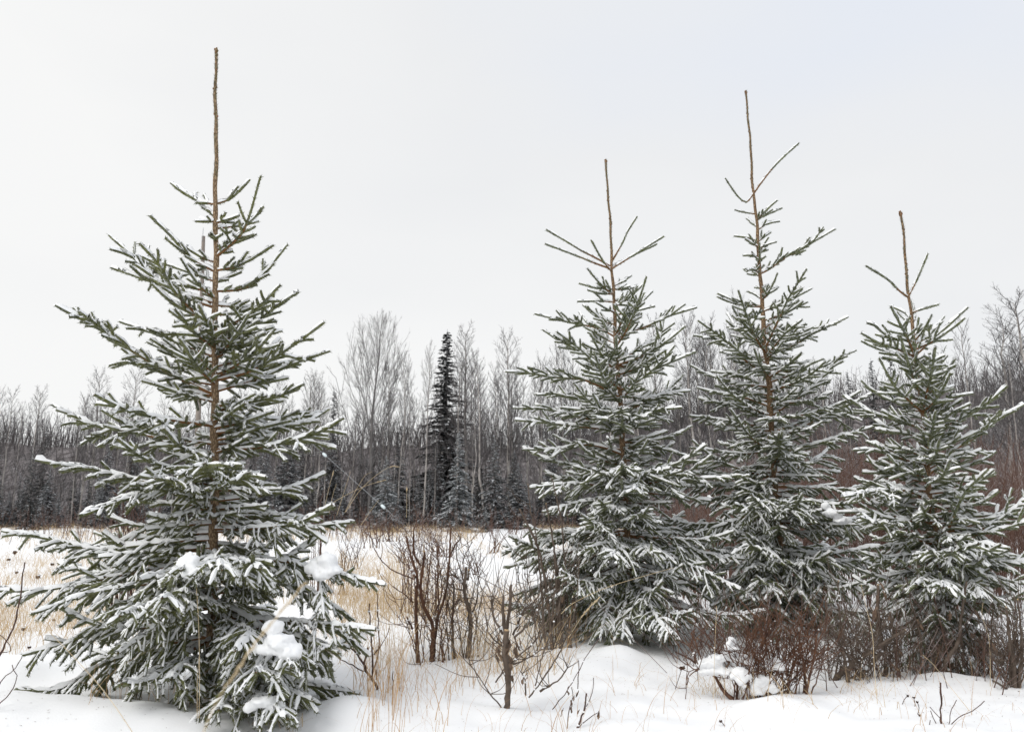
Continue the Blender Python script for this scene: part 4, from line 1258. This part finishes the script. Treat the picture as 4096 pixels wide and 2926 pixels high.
def dead_leaf(mb, c, l, rng):
    """a curled hanging leaf: a cupped 4x5 sheet"""
    a = rng.uniform(0, 6.28)
    sdv = np.array([math.cos(a), math.sin(a), rng.normal(0, .15)])
    dn = nrm(np.array([rng.normal(0, .35), rng.normal(0, .35), -1]))
    nv = np.cross(sdv, dn)
    t = np.linspace(0, 1, 6)
    u = np.linspace(-1, 1, 4)
    w = l * .19 * np.sin(np.pi * (t * .92 + .05)) ** .8
    cup = rng.uniform(.5, 1.2)
    V = c + dn * (t * l)[:, None, None] * 1.0 + sdv * (w[:, None] * u[None])[:, :, None] + nv * ((u ** 2)[None] * w[:, None] * cup + (l * .25 * t ** 2)[:, None])[:, :, None]
    V = V + rng.normal(0, l * .045, V.shape)
    m = 4
    i = (np.arange(5)[:, None] * m + np.arange(3)[None]).reshape(-1)
    mb.add(V.reshape(-1, 3), np.concatenate([np.stack([i, i + 1, i + m + 1], -1), np.stack([i, i + m + 1, i + m], -1)]))
rs = np.random.default_rng(8)
def arcs(base, n, spread, hmin, hmax, w0, rng, xoff=40):
    out = []
    for _ in range(n):
        x0 = base[0] + rng.uniform(-xoff, xoff)
        y0 = base[1] + rng.uniform(-8, 6)
        h = rng.uniform(hmin, hmax)
        dx = rng.normal(0, spread)
        out.append(([(x0, y0), (x0 + dx * .35, y0 - h * .45), (x0 + dx, y0 - h)], w0 * rng.uniform(.7, 1.2), w0 * .35))
    return out
shrub('willow_shrub', 'clipped red-brown willow shrub with forked stems in the middle of the snow', 'shrub', '4', (640, 1185), [
    ([(590, 1195), (580, 1000), (575, 800), (585, 650), (550, 530), (510, 385)], 27, 13), ([(675, 1182), (680, 950), (625, 830), (605, 690), (625, 560), (628, 480)], 30, 14),
    ([(680, 1172), (715, 900), (765, 740), (790, 500), (795, 335)], 20, 11), ([(785, 520), (830, 430), (860, 400)], 12, 8), ([(575, 645), (540, 595), (520, 562)], 14, 12),
    ([(605, 570), (562, 490), (565, 330)], 13, 10), ([(560, 655), (430, 600), (360, 540), (300, 430), (278, 270)], 9, 4), ([(722, 880), (715, 700), (715, 450)], 12, 9),
    ([(560, 805), (500, 750), (430, 700)], 9, 5), ([(552, 970), (520, 895)], 14, 10), ([(690, 1020), (640, 930), (590, 860)], 8, 6), ([(700, 860), (740, 740), (720, 540)], 9, 6),
    ([(610, 1350), (600, 1270), (605, 1195)], 6, 4), ([(740, 1290), (745, 1180), (735, 1080)], 14, 11), ([(740, 1130), (790, 1010), (810, 860), (850, 760)], 7, 4)] + arcs((660, 1170), 12, 110, 250, 650, 7, np.random.default_rng(2), 130), M['willow'], 3, twigs=150)
shrub('willow_shrub', 'grey-barked clipped willow stump with two prongs behind the forked shrub', 'shrub', '4', (900, 1160), [
    ([(900, 1160), (925, 930), (890, 780), (880, 690), (895, 580)], 34, 16), ([(880, 695), (830, 640), (790, 630)], 14, 10), ([(905, 660), (908, 598)], 15, 12),
    ([(815, 1120), (808, 900), (815, 780), (812, 660)], 17, 12), ([(885, 725), (810, 712), (740, 630)], 10, 6), ([(920, 900), (960, 800), (970, 650)], 12, 5), ([(900, 720), (860, 600), (830, 470), (860, 390)], 9, 6),
    ([(870, 560), (900, 480), (935, 420)], 7, 4)] + arcs((900, 1150), 14, 100, 200, 650, 7, np.random.default_rng(3), 110), M['grey_stem'], 4, twigs=130)
shrub('willow_shrub', 'stubby clipped shrub with a gnarled grey trunk and withered leaves', 'shrub', '4', (1150, 1470), [
    ([(1150, 1475), (1160, 1280), (1140, 1120), (1150, 980)], 38, 32), ([(1150, 990), (1165, 880), (1180, 690)], 22, 18), ([(1140, 1005), (1125, 870), (1130, 770)], 22, 16), ([(1125, 1005), (1070, 900), (1050, 790)], 17, 10),
    ([(1190, 1010), (1240, 900), (1260, 840)], 14, 9), ([(1200, 1025), (1290, 940), (1370, 820)], 13, 7), ([(1190, 1195), (1300, 1150), (1400, 1080)], 12, 6), ([(1140, 1450), (1000, 1310), (920, 1190), (900, 1110)], 9, 5),
    ([(1290, 1405), (1450, 1180), (1560, 950), (1600, 700), (1610, 520)], 9, 4), ([(1360, 1368), (1480, 1290), (1535, 1218)], 13, 7), ([(1330, 1330), (1390, 1100), (1420, 1030), (1480, 850)], 8, 4),
    ([(1170, 1200), (1250, 1120), (1340, 1040), (1420, 900)], 10, 5), ([(1080, 1310), (1130, 1230), (1180, 1170)], 10, 8), ([(1270, 1390), (1265, 1300), (1240, 1240)], 10, 8), ([(1120, 1080), (1060, 1030), (1030, 990)], 10, 7)],
    M['grey_stem'], 5, leaves=[(1190, 1010, 130), (1060, 1050, 80), (1150, 1130, 90), (1175, 1180, 90), (1240, 950, 70), (1100, 1100, 80), (1255, 1280, 70), (1090, 1010, 70), (1165, 1040, 110), (1120, 1060, 100), (1205, 1080, 100), (1140, 1200, 80), (1075, 1120, 70), (1185, 1260, 80), (1230, 1030, 80)], twigs=130)
shrub('willow_shrub', 'small dark branching shrub beside the right tips of the big spruce', 'shrub', '4', (345, 1365), [
    ([(352, 1372), (300, 1290), (250, 1220), (270, 1090)], 20, 11), ([(300, 1290), (300, 1120), (290, 980), (282, 810)], 13, 8), ([(262, 1225), (210, 1140), (158, 1090)], 15, 9), ([(300, 1260), (340, 1100), (335, 900), (332, 750)], 10, 6),
    ([(310, 1135), (380, 1040), (412, 955)], 8, 4), ([(245, 1240), (100, 1160), (0, 1080)], 8, 4), ([(325, 1290), (322, 1230)], 9, 7), ([(428, 1325), (432, 1240)], 8, 5)], M['dark_stem'], 6)
shrub('willow_shrub', 'tall straight willow stems rising in front of the first right-hand spruce', 'shrub', '4', (1440, 1000), [
    ([(1500, 1020), (1480, 700), (1440, 400), (1400, 180)], 20, 9), ([(1440, 1010), (1400, 700), (1340, 430), (1290, 330), (1230, 210)], 22, 11), ([(1400, 1000), (1360, 600), (1330, 340), (1300, 220), (1285, 60)], 16, 6),
    ([(1560, 1010), (1520, 600), (1500, 320), (1470, 160), (1430, 0)], 14, 6), ([(1490, 1000), (1465, 640), (1455, 500)], 22, 16), ([(1460, 1000), (1470, 800), (1560, 600), (1610, 420)], 9, 4), ([(1420, 1010), (1330, 800), (1260, 620)], 9, 4),
    ([(1380, 990), (1300, 820), (1210, 700)], 8, 4), ([(1530, 1010), (1560, 820), (1620, 660)], 8, 4), ([(1430, 1000), (1440, 840), (1420, 640)], 10, 5), ([(1590, 1010), (1580, 800), (1600, 500)], 10, 5), ([(1350, 960), (1290, 700), (1270, 460)], 8, 3)] + arcs((1440, 1000), 12, 130, 200, 560, 7, np.random.default_rng(4), 120),
    M['grey_stem'], 7, leaves=[(1400 + 45 * (i % 5) + 9 * (i % 3), 700 + 55 * (i // 2), 55 + 9 * (i % 4)) for i in range(11)], twigs=120, Y=7.7)
shrub('brush_shrub', 'fine red twiggy shrub in the dry grass at the middle of the field', 'shrub', '4', (600, 560), arcs((600, 560), 22, 90, 100, 290, 6, rs, 130), M['red_stem'], 9, twigs=110, Y=10.0, cut=False, depth=.3)
shrub('brush_shrub', 'dark red twiggy shrub behind the big spruce\'s left branches', 'shrub', 'N', (1300, 1560), arcs((1250, 1560), 30, 120, 200, 560, 13, rs, 200), M['dark_stem'], 10, twigs=60, Y=9.0, depth=.3)
shrub('brush_shrub', 'tall thin red stems just right of the big spruce, behind its tips', 'shrub', 'G', (90, 1680), arcs((90, 1700), 12, 40, 300, 560, 20, rs, 120), M['red_stem'], 12, twigs=20, Y=11.0, cut=False)
shrub('brush_shrub', 'clipped red twig bush half buried in lumpy snow before the middle spruce', 'shrub', 'S', (1100, 1010),
      [([(800, 1030), (640, 950), (560, 820), (380, 680), (135, 548)], 46, 12), ([(540, 800), (400, 770), (160, 612)], 16, 8), ([(380, 680), (310, 520), (210, 445)], 14, 10), ([(350, 650), (330, 540), (310, 430)], 13, 12), ([(415, 630), (370, 500), (305, 345)], 14, 12),
       ([(740, 640), (560, 520), (380, 408)], 16, 12), ([(760, 660), (680, 480), (600, 150)], 14, 6), ([(600, 800), (720, 650), (560, 540)], 22, 10), ([(1540, 1080), (1560, 880), (1620, 600), (1655, 350)], 28, 14), ([(1530, 1080), (1525, 800), (1555, 320)], 22, 11),
       ([(1560, 960), (1700, 700), (1690, 560)], 16, 8), ([(800, 1000), (790, 880), (700, 800)], 26, 14), ([(260, 900), (300, 790), (400, 740)], 12, 9), ([(235, 950), (270, 800), (390, 720)], 8, 8)]
      + arcs((1000, 1000), 40, 330, 350, 900, 11, rs, 260) + arcs((1360, 1040), 34, 280, 350, 960, 11, rs, 200), M['willow'], 13, twigs=330, Y=6.05, depth=.2)
shrub('brush_shrub', 'twisted bush with bent grey stems between the middle and right spruces', 'shrub', 'T', (150, 1230),
      [([(120, 1245), (190, 1110), (230, 1100), (360, 1040), (470, 940), (580, 800)], 62, 38), ([(50, 1200), (150, 1020), (330, 870), (500, 770), (690, 650), (830, 568)], 60, 26), ([(245, 1105), (215, 960), (190, 800)], 50, 30), ([(235, 1000), (330, 880), (480, 800)], 36, 20),
       ([(195, 1290), (300, 1265), (370, 1220)], 24, 16), ([(480, 1320), (620, 1240), (700, 1130), (715, 1000)], 10, 7), ([(420, 780), (300, 600), (220, 420), (190, 200)], 16, 8), ([(180, 820), (170, 600), (150, 300), (140, 60)], 20, 9), ([(560, 800), (740, 780), (940, 745)], 14, 6)]
      + arcs((260, 1100), 40, 300, 300, 720, 9, rs, 260), M['grey_stem'], 14, twigs=200, Y=6.5, depth=.22, leaves=[(380, 1250, 110), (310, 1110, 80), (530, 1400, 60), (350, 1200, 70)])
shrub('brush_shrub', 'brown shrub with hanging withered leaves under the shortest spruce', 'shrub', 'T', (1350, 1090),
      [([(1260, 1100), (1250, 900), (1380, 700), (1420, 400), (1470, 60)], 46, 16), ([(1440, 1110), (1430, 850), (1410, 600), (1340, 320)], 40, 16), ([(1190, 1080), (1330, 960), (1480, 900)], 26, 14), ([(1010, 1080), (1120, 1000), (1260, 860)], 28, 20), ([(980, 1050), (1000, 700), (900, 300), (850, 30)], 24, 10),
       ([(760, 1050), (740, 800), (700, 520), (680, 380)], 30, 16), ([(600, 1060), (630, 900), (560, 500), (550, 100)], 42, 30), ([(1740, 1150), (1720, 800), (1740, 350)], 26, 12)]
      + arcs((1250, 1090), 30, 220, 250, 700, 9, rs, 420) + arcs((700, 1050), 12, 160, 250, 600, 8, rs, 160), M['grey_stem'], 15, twigs=170, Y=6.75, depth=.22,
      leaves=[(955, 450, 150), (1285, 370, 130), (1180, 710, 120), (1330, 800, 130), (1450, 180, 130), (1510, 590, 120), (1320, 560, 110), (540, 330, 150), (460, 310, 90), (660, 420, 100), (1560, 360, 110), (560, 60, 140), (600, 160, 120), (760, 760, 90), (1590, 1000, 90), (1080, 920, 80), (540, 200, 130), (1390, 1060, 100)])
shrub('brush_shrub', 'upright clump of leaf-hung stems at the right edge of the photo', 'shrub', 'T', (1970, 1280),
      [([(1975, 1290), (1960, 1000), (1920, 700), (1880, 330)], 60, 18), ([(1940, 1260), (1850, 1150), (1740, 1090)], 22, 16), ([(1985, 1270), (2030, 1000), (2040, 600), (2000, 250)], 40, 14), ([(1960, 1250), (1930, 900), (1990, 500), (1960, 200)], 30, 12)]
      + arcs((1960, 1250), 24, 120, 400, 950, 11, rs, 70), M['grey_stem'], 16, twigs=140, Y=6.3, leaves=[(1970, 640, 190), (1920, 830, 130), (2000, 1200, 120), (1930, 1090, 120), (2020, 740, 150), (1890, 420, 110), (1740, 700, 110), (1775, 710, 100), (1960, 930, 120)])
shrub('sapling', 'bare sapling with a straight cut stem in open snow at the lower right', 'sapling', 'T', (1205, 1545), [
    ([(1206, 1550), (1203, 1300), (1200, 1110)], 20, 15), ([(1215, 1520), (1380, 1480), (1580, 1375), (1655, 1300)], 10, 6), ([(1265, 1515), (1300, 1420), (1365, 1290)], 9, 5), ([(1180, 1560), (1110, 1460), (1095, 1400)], 8, 5), ([(1195, 1480), (1130, 1410), (1088, 1362)], 7, 5), ([(1070, 1590), (1092, 1500)], 8, 6)], M['dark_stem'], 17, snow_bits=False, depth=.05)
shrub('brush_shrub', 'dark curved stems at the left edge, in front of the big spruce', 'shrub', 'L', (-60, 1250), [
    ([(-160, 1240), (0, 1010), (95, 840), (150, 630), (175, 430), (195, 290)], 17, 9), ([(-120, 1330), (0, 1235), (95, 1150), (175, 1035)], 11, 6), ([(-130, 1500), (0, 1405), (90, 1300), (130, 1190), (95, 1095)], 10, 6), ([(-40, 1000), (60, 1000), (85, 990), (70, 935), (0, 860)], 6, 5)], M['dark_stem'], 18, snow_bits=False, Y=4.9, cut=False, depth=.05)
shrub('dried_weed', 'withered weed with crumpled brown leaves at the bottom of the snow', 'weed', '4', (1560, 1600), [
    ([(1525, 1600), (1545, 1500), (1570, 1400), (1560, 1340)], 7, 4), ([(1580, 1625), (1640, 1480), (1655, 1380)], 13, 9), ([(1440, 1480), (1540, 1350), (1610, 1230), (1655, 1140), (1740, 1030)], 6, 3), ([(1600, 1350), (1605, 1170)], 6, 4), ([(1640, 1500), (1690, 1380), (1700, 1280)], 5, 3), ([(1560, 1620), (1640, 1560), (1730, 1500)], 7, 4), ([(1530, 1640), (1600, 1590), (1680, 1580)], 6, 3)],
    M['dark_stem'], 19, cut=False, leaves=[(1530, 1360, 50), (1555, 1420, 45), (1605, 1360, 60), (1510, 1470, 50), (1560, 1460, 55), (1610, 1480, 45), (1735, 1490, 50), (1545, 1330, 40), (1580, 1390, 45)], depth=.1)
for i, (bx_, by_, nn, sp_w, hh) in enumerate([(775, 1262, 16, 22, 80), (820, 1215, 12, 18, 70), (905, 1250, 14, 20, 60), (985, 1235, 16, 22, 75), (1045, 1275, 14, 20, 60), (1100, 1225, 12, 20, 50), (750, 1320, 12, 20, 70), (1010, 1330, 12, 22, 70), (860, 1200, 10, 16, 50)]):
    shrub('brush_shrub', 'small leafless twiggy shrub in the dry grass left of the right-hand spruces', 'shrub', 'F', (bx_, by_), arcs((bx_, by_), nn, sp_w, hh * .4, hh, 2.2, rs, 22), M['red_stem'] if i % 2 else M['dark_stem'], 60 + i, twigs=45, cut=False, depth=.25, group='small shrubs in the mid-field grass')
# lumps of snow caught in the red bush
def lumps(label, reg, parts, Y, seed):
    rng = np.random.default_rng(seed)
    q = Y / F / REG[reg][0] / cp
    c0 = at_r(reg, parts[0][:2], Y)
    c0[2] = float(H(c0[0], Y))
    mb = MB()
    heap(mb, reg, parts, Y, rng)
    o = obj('snow_clump', mb.mesh('snow_clump', M['tree_snow'], True, c0), None, c0)
    soft_snow(o)
    tag(o, label, 'snow clump', 'lumps of snow in the red bush')
lumps('tall upright snow lump on top of the red twig bush', 'S', [(735, 425, 50, 45), (725, 475, 66, 42), (770, 515, 80, 32)], 6.06, 31)
lumps('broad snow lump filling the left of the red twig bush', 'S', [(640, 600, 130, 62), (520, 655, 120, 50), (780, 605, 130, 58), (940, 590, 70, 55), (880, 655, 120, 48), (560, 750, 150, 50), (690, 720, 150, 50), (420, 680, 70, 30)], 6.12, 32)
lumps('hanging snow lump low in the red twig bush', 'S', [(810, 750, 75, 60), (835, 825, 70, 65), (880, 800, 60, 45), (760, 800, 50, 40)], 6.0, 33)
lumps('rounded snow lump in the right half of the red twig bush', 'S', [(1195, 645, 62, 42), (1245, 680, 66, 42), (1200, 715, 95, 32), (1120, 700, 50, 25)], 6.03, 34)
lumps('snow lump at the foot of the red twig bush', 'S', [(1090, 850, 85, 75), (1030, 905, 90, 55), (1150, 910, 85, 55), (960, 960, 95, 45), (1230, 950, 70, 40)], 6.05, 35)

# ------------------------------------------------------------------ grass
def blades(mb, x, y, rng, hmin, hmax, w, lean, droop, seg=4):
    n = len(x)
    z = H(x, y)
    az = rng.uniform(0, 2 * math.pi, n)
    h = rng.uniform(hmin, hmax, n)
    ln = np.abs(rng.normal(0, lean, n)) + .05
    hd = np.stack([np.cos(az), np.sin(az), np.zeros(n)], -1)
    base = np.stack([x, y, z - .02], -1)
    t = np.linspace(0, 1, seg + 1)
    dr = rng.uniform(0, droop, n)
    C = base[:, None] + hd[:, None] * (h * ln)[:, None, None] * (t ** 1.6)[None, :, None] * 1.6
    zz = h[:, None] * (t[None] - dr[:, None] * t[None] ** 3.2)
    C[:, :, 2] += zz
    a2 = rng.uniform(0, 6.28, n)
    sd = np.stack([np.cos(a2), np.sin(a2) * .4, np.zeros(n)], -1)
    ww = w * rng.uniform(.6, 1.3, n)[:, None] * (1 - .75 * t[None] ** 2)
    V = np.stack([C - sd[:, None] * ww[:, :, None] * .5, C + sd[:, None] * ww[:, :, None] * .5], 2).reshape(n, -1, 3)
    m = 2 * (seg + 1)
    i = (np.arange(n)[:, None] * m + (np.arange(seg) * 2)[None]).reshape(-1)
    mb.add(V.reshape(-1, 3), np.concatenate([np.stack([i, i + 1, i + 3], -1), np.stack([i, i + 3, i + 2], -1)]))
rg = np.random.default_rng(101)
mb = MB()
def scatter(n, u0, u1, y0, y1, pw=1.0, thr=-.05, seed=0, freq=.35):
    Y = y0 + (y1 - y0) * rg.random(n) ** pw
    u = rg.uniform(u0, u1, n)
    X = (u - 2048) / F * Y / cp
    keep = vnoise(X * freq, Y * freq * .8, 50 + seed) + .5 * vnoise(X * 1.4, Y * 1.4, 60 + seed) > thr
    return X[keep], Y[keep]
x, y = scatter(26000, -300, 4400, 24, 50, .6, .03)
blades(mb, x, y, rg, .25, .65, .012, .5, .9)
x, y = scatter(8000, -300, 2700, 11, 24, 1.0, .13, 1, .55)
blades(mb, x, y, rg, .2, .7, .0065, .7, .95)
x, y = scatter(2600, -200, 700, 7.6, 11.5, 1.0, -.08, 2, .6)
blades(mb, x, y, rg, .15, .5, .0045, .5, .95)
x, y = scatter(2600, 1380, 2150, 7.2, 12, 1.0, .02, 3, .9)
blades(mb, x, y, rg, .15, .6, .0045, .65, .95)
x, y = scatter(900, 1330, 1800, 10, 18, 1.0, -.15, 4, .9)
blades(mb, x, y, rg, .3, .9, .006, .6, .95)
def tufts(spots, reg, n, sig, hmin, hmax, w=.0042):
    for sx, sy in spots:
        g = ground_hit(*px(reg, sx, sy))
        k = int(n * rg.uniform(.6, 1.4))
        blades(mb, g[0] + rg.normal(0, sig, k), g[1] + rg.normal(0, sig, k), rg, hmin, hmax, w, .75, 1.05, 5)
tufts([(450, 880), (520, 1090), (850, 920), (1000, 1010), (960, 1140), (1250, 1230), (1330, 1260), (1280, 950), (1520, 960), (1450, 1010), (1020, 1250), (250, 760), (150, 640), (480, 760), (760, 1040), (700, 980), (1360, 1000), (1600, 1030), (1120, 860), (930, 1060), (620, 860), (340, 900), (1560, 1010), (1400, 960), (220, 880)], '4', 62, .14, .2, .66)
tufts([(60, 480), (160, 420), (260, 440), (380, 400), (30, 330), (330, 330), (480, 420), (120, 300), (560, 400), (700, 420)], 'L', 46, .2, .15, .5)
tufts([(900, 1560), (1060, 1560), (1180, 1500)], 'B', 16, .10, .15, .35, .0034)
tufts([(1500 + 90 * i, 600 + 25 * (i % 4)) for i in range(3)], 'B', 18, .08, .15, .45, .0034)
tufts([(500, 1000), (700, 1020), (900, 1030), (1350, 1060)], 'S', 26, .10, .12, .4, .0034)
tufts([(300, 1200), (460, 1350), (620, 1250)], 'T', 14, .08, .12, .4, .0032)
tag(obj('field_grass', mb.mesh('field_grass', M['grass'])), 'dry tan grass sticking through the snow across the field', 'grass', None, 'stuff')
mb = MB()
x, y = scatter(420, 1450, 2300, 4.9, 7.4, 1.0, -.05, 5, 1.2)
blades(mb, x, y, rg, .12, .5, .0036, .35, .9, 6)
x, y = scatter(130, 450, 1300, 5.0, 6.4, 1.0, -.5, 6, 1.0)
blades(mb, x, y, rg, .12, .55, .0032, .35, .9, 6)
x, y = scatter(320, 1900, 4100, 4.9, 7.0, 1.0, .0, 7, 1.0)
blades(mb, x, y, rg, .08, .35, .0030, .4, .9, 6)
x, y = scatter(70, 1500, 1640, 5.0, 6.6, 1.0, -1, 8, 1.0)
blades(mb, x, y, rg, .3, .8, .0036, .15, .5, 6)
tag(obj('grass_blades', mb.mesh('grass_blades', M['russet'])), 'russet and straw grass blades scattered over the near snow', 'grass', None, 'stuff')
# single tall stalks
def stalk(label, reg, pts, Ys, w, material, head=None, cat='grass stalk', name='grass_stalk'):
    rng = np.random.default_rng(abs(hash(label)) % 1000 if False else len(label) * 7)
    Pp = np.array([at_r(reg, p, y_) for p, y_ in zip(pts, np.linspace(Ys[0], Ys[1], len(pts)))])
    gz = float(H(Pp[0][0], Pp[0][1]))
    b = Pp[0].copy()
    Pc = resample(catmull(Pp, 8), .02)
    root = empty(name, b, label, cat)
    mb = MB()
    tube(mb, Pc, np.linspace(w, w * .55, len(Pc)), 5)
    obj('stem', mb.mesh('stem', material, True, b), root)
    if head:
        f0, n, ln, wd = head
        mb = MB()
        s = arclen(Pc)
        T = tangents(Pc)
        for i in range(n):
            d = s[-1] * (f0 + (1 - f0) * i / n)
            c = interp(Pc, s, np.array([d]))[0]
            t = nrm(interp(T, s, np.array([d]))[0])
            rv = nrm(np.cross(t, rng.normal(size=3)))
            D = nrm(t + rv * rng.uniform(.15, .4))
            l = ln * rng.uniform(.7, 1.2)
            tube(mb, np.stack([c, c + D * l * .5, c + D * l]), [wd * .4, wd, wd * .15], 4)
        obj('seed_head', mb.mesh('seed_head', material, False, b), root)
    return root
stalk('blurred pale seed-head grass stalk close to the camera, crossing the big spruce', 'B', [(190, 1900), (420, 1330), (660, 960), (900, 610), (1120, 360), (1340, 80)], (1.05, 1.2), .0007, M['straw'], (.32, 60, .010, .0010))
stalk('fine pale stalk arching across the lowest left snow, out of focus', 'L', [(1150, 1800), (980, 1530), (800, 1280), (640, 1100), (480, 930), (270, 730), (60, 610)], (2.6, 2.9), .0011, M['straw'])
stalk('tall straight straw stalk in front of the big spruce\'s trunk', 'B', [(250, 1480), (255, 1000), (245, 500), (222, 130)], (5.0, 5.0), .0022, M['straw'], (.8, 14, .014, .002))
stalk('second straw stalk standing beside the straight one at the spruce foot', 'B', [(230, 1480), (232, 1100), (250, 850)], (5.02, 5.0), .002, M['straw'])
stalk('long pale stalk slanting across the first right-hand spruce\'s lower branches', '6', [(330, 1290), (400, 1230), (600, 1140), (940, 1040)], (6.6, 6.9), .0026, M['straw'])
stalk('feathery pale seed plume leaning before the first right-hand spruce', '6', [(370, 1420), (420, 1340), (470, 1270), (535, 1205)], (6.7, 6.7), .0022, M['straw'], (.45, 30, .03, .003))
stalk('long yellow stalk bent over the snow left of the cut sapling', 'T', [(1585, 1512), (1450, 1340), (1280, 1130), (1130, 930), (1015, 825)], (5.6, 6.1), .0018, M['straw'], (.9, 8, .012, .002))
stalk('tall yellow stalk in front of the right-edge spruce', 'T', [(1715, 1180), (1712, 800), (1690, 600), (1630, 420), (1640, 280)], (6.3, 6.3), .0020, M['straw'])
stalk('tall pale stalk beside the twisted grey-stemmed bush', 'T', [(560, 1500), (515, 1000), (490, 600), (420, 300), (375, 90)], (5.7, 6.2), .0021, M['straw'])
stalk('thin upright stalk rising from the red twig bush', 'S', [(545, 1050), (560, 500), (580, 60)], (5.9, 5.9), .0016, M['straw'], (.7, 16, .014, .002))
for i, (pts, lab) in enumerate([([(200, 1390), (290, 1000), (345, 780), (392, 630)], 'leftmost of the tall field stalks against the dark forest'), ([(310, 1400), (380, 1050), (448, 850)], 'shorter field stalk between two taller ones against the dark forest'), ([(450, 1440), (545, 1130), (610, 930), (704, 625)], 'tallest pointed field stalk against the dark forest'),
                               ([(600, 1390), (760, 1060), (960, 720), (1105, 630)], 'field stalk with nodding tip, left of the snowy spruce'), ([(620, 1370), (860, 1000), (1150, 720), (1430, 540), (1585, 535)], 'long field stalk with a drooping seed tuft before the snowy spruce'), ([(160, 1360), (500, 1130), (960, 900), (1345, 785)], 'long slanting field stalk tipped with a bit of snow'),
                               ([(900, 1620), (1060, 1380), (1230, 1150)], 'stiff field stalk leaning right below the snowy spruce'), ([(1745, 1480), (1750, 1200), (1750, 940)], 'vertical field stalk right of the snowy spruce')]):
    stalk(lab, 'G', pts, (11.0, 11.0), .0027, M['straw'], (.88, 8, .035, .004) if i in (0, 4, 5, 7) else None)
# dried weeds with round dark seed heads
def weed(label, reg, head, foot, Y=None, size=8, group=None):
    rng = np.random.default_rng(int(head[0] * 3 + head[1]))
    if Y is None:
        Y = ground_hit(*px(reg, *foot))[1]
    f, h = at_r(reg, foot, Y), at_r(reg, head, Y)
    f[2] = min(f[2], float(H(f[0], Y)) - .02)
    root = empty('dried_weed', f, label, 'weed', group)
    mb = MB()
    mid = (f + h) / 2 + rng.normal(0, .012, 3)
    tube(mb, catmull(np.stack([f, mid, h]), 5), .0022, 4)
    obj('stem', mb.mesh('stem', M['dark_stem'], True, f), root)
    mb = MB()
    r = size * Y / F / cp
    blob(mb, h, (r, r, r * .85), rng, ICO2, .25)
    for i in range(14):
        d = nrm(rng.normal(size=3))
        tube(mb, np.stack([h, h + d * r * 1.45]), [r * .25, r * .05], 3, False)
    obj('seed_head', mb.mesh('seed_head', M['seed'], False, f), root)
    mb = MB()
    blob(mb, h + UP * r * .75, (r * .85, r * .85, r * .45), rng, ICO1, .15)
    obj('snow', mb.mesh('head_snow', M['tree_snow'], True, f), root)
weed('dark nodding seed-head weed in the snow left of the red twig bush', 'S', (210, 720), (125, 950), size=10)
weed('small seed head lying low in the near snow before the red bush', 'S', (622, 1288), (680, 1350), size=6)
for i, (hx, hy, fx, fy, lab) in enumerate([(860, 1245, 790, 1350, 'left seed-head weed of the small group by the sapling'), (920, 1265, 905, 1355, 'upright seed-head weed in the small group by the sapling'), (958, 1310, 945, 1450, 'brown-leaved weed in the small group by the sapling'), (980, 1445, 975, 1470, 'lowest seed head of the small group by the sapling')]):
    weed(lab, 'T', (hx, hy), (fx, fy), size=4.5)
for i, (hx, hy, lab) in enumerate([(118, 212, 'upper dark seed head in the grass left of the big spruce'), (70, 268, 'small dark seed head in the grass near the left edge'), (130, 370, 'seed head beside the curved dark stem in the grass'), (300, 405, 'double seed head at the edge of the left grass patch'), (412, 305, 'small seed head under the big spruce\'s left branch'), (190, 815, 'lone dark seed head in open snow left of the spruce'), (425, 742, 'seed head on a bent stem in the snow below left branches'), (230, 958, 'seed head with a pointed stalk low at the left')]):
    weed(lab, 'L', (hx, hy), (hx + 4, hy + 60), size=8 if i in (0, 3, 5) else 6)
print('total tris', TRIS, 'objects', len(bpy.data.objects))
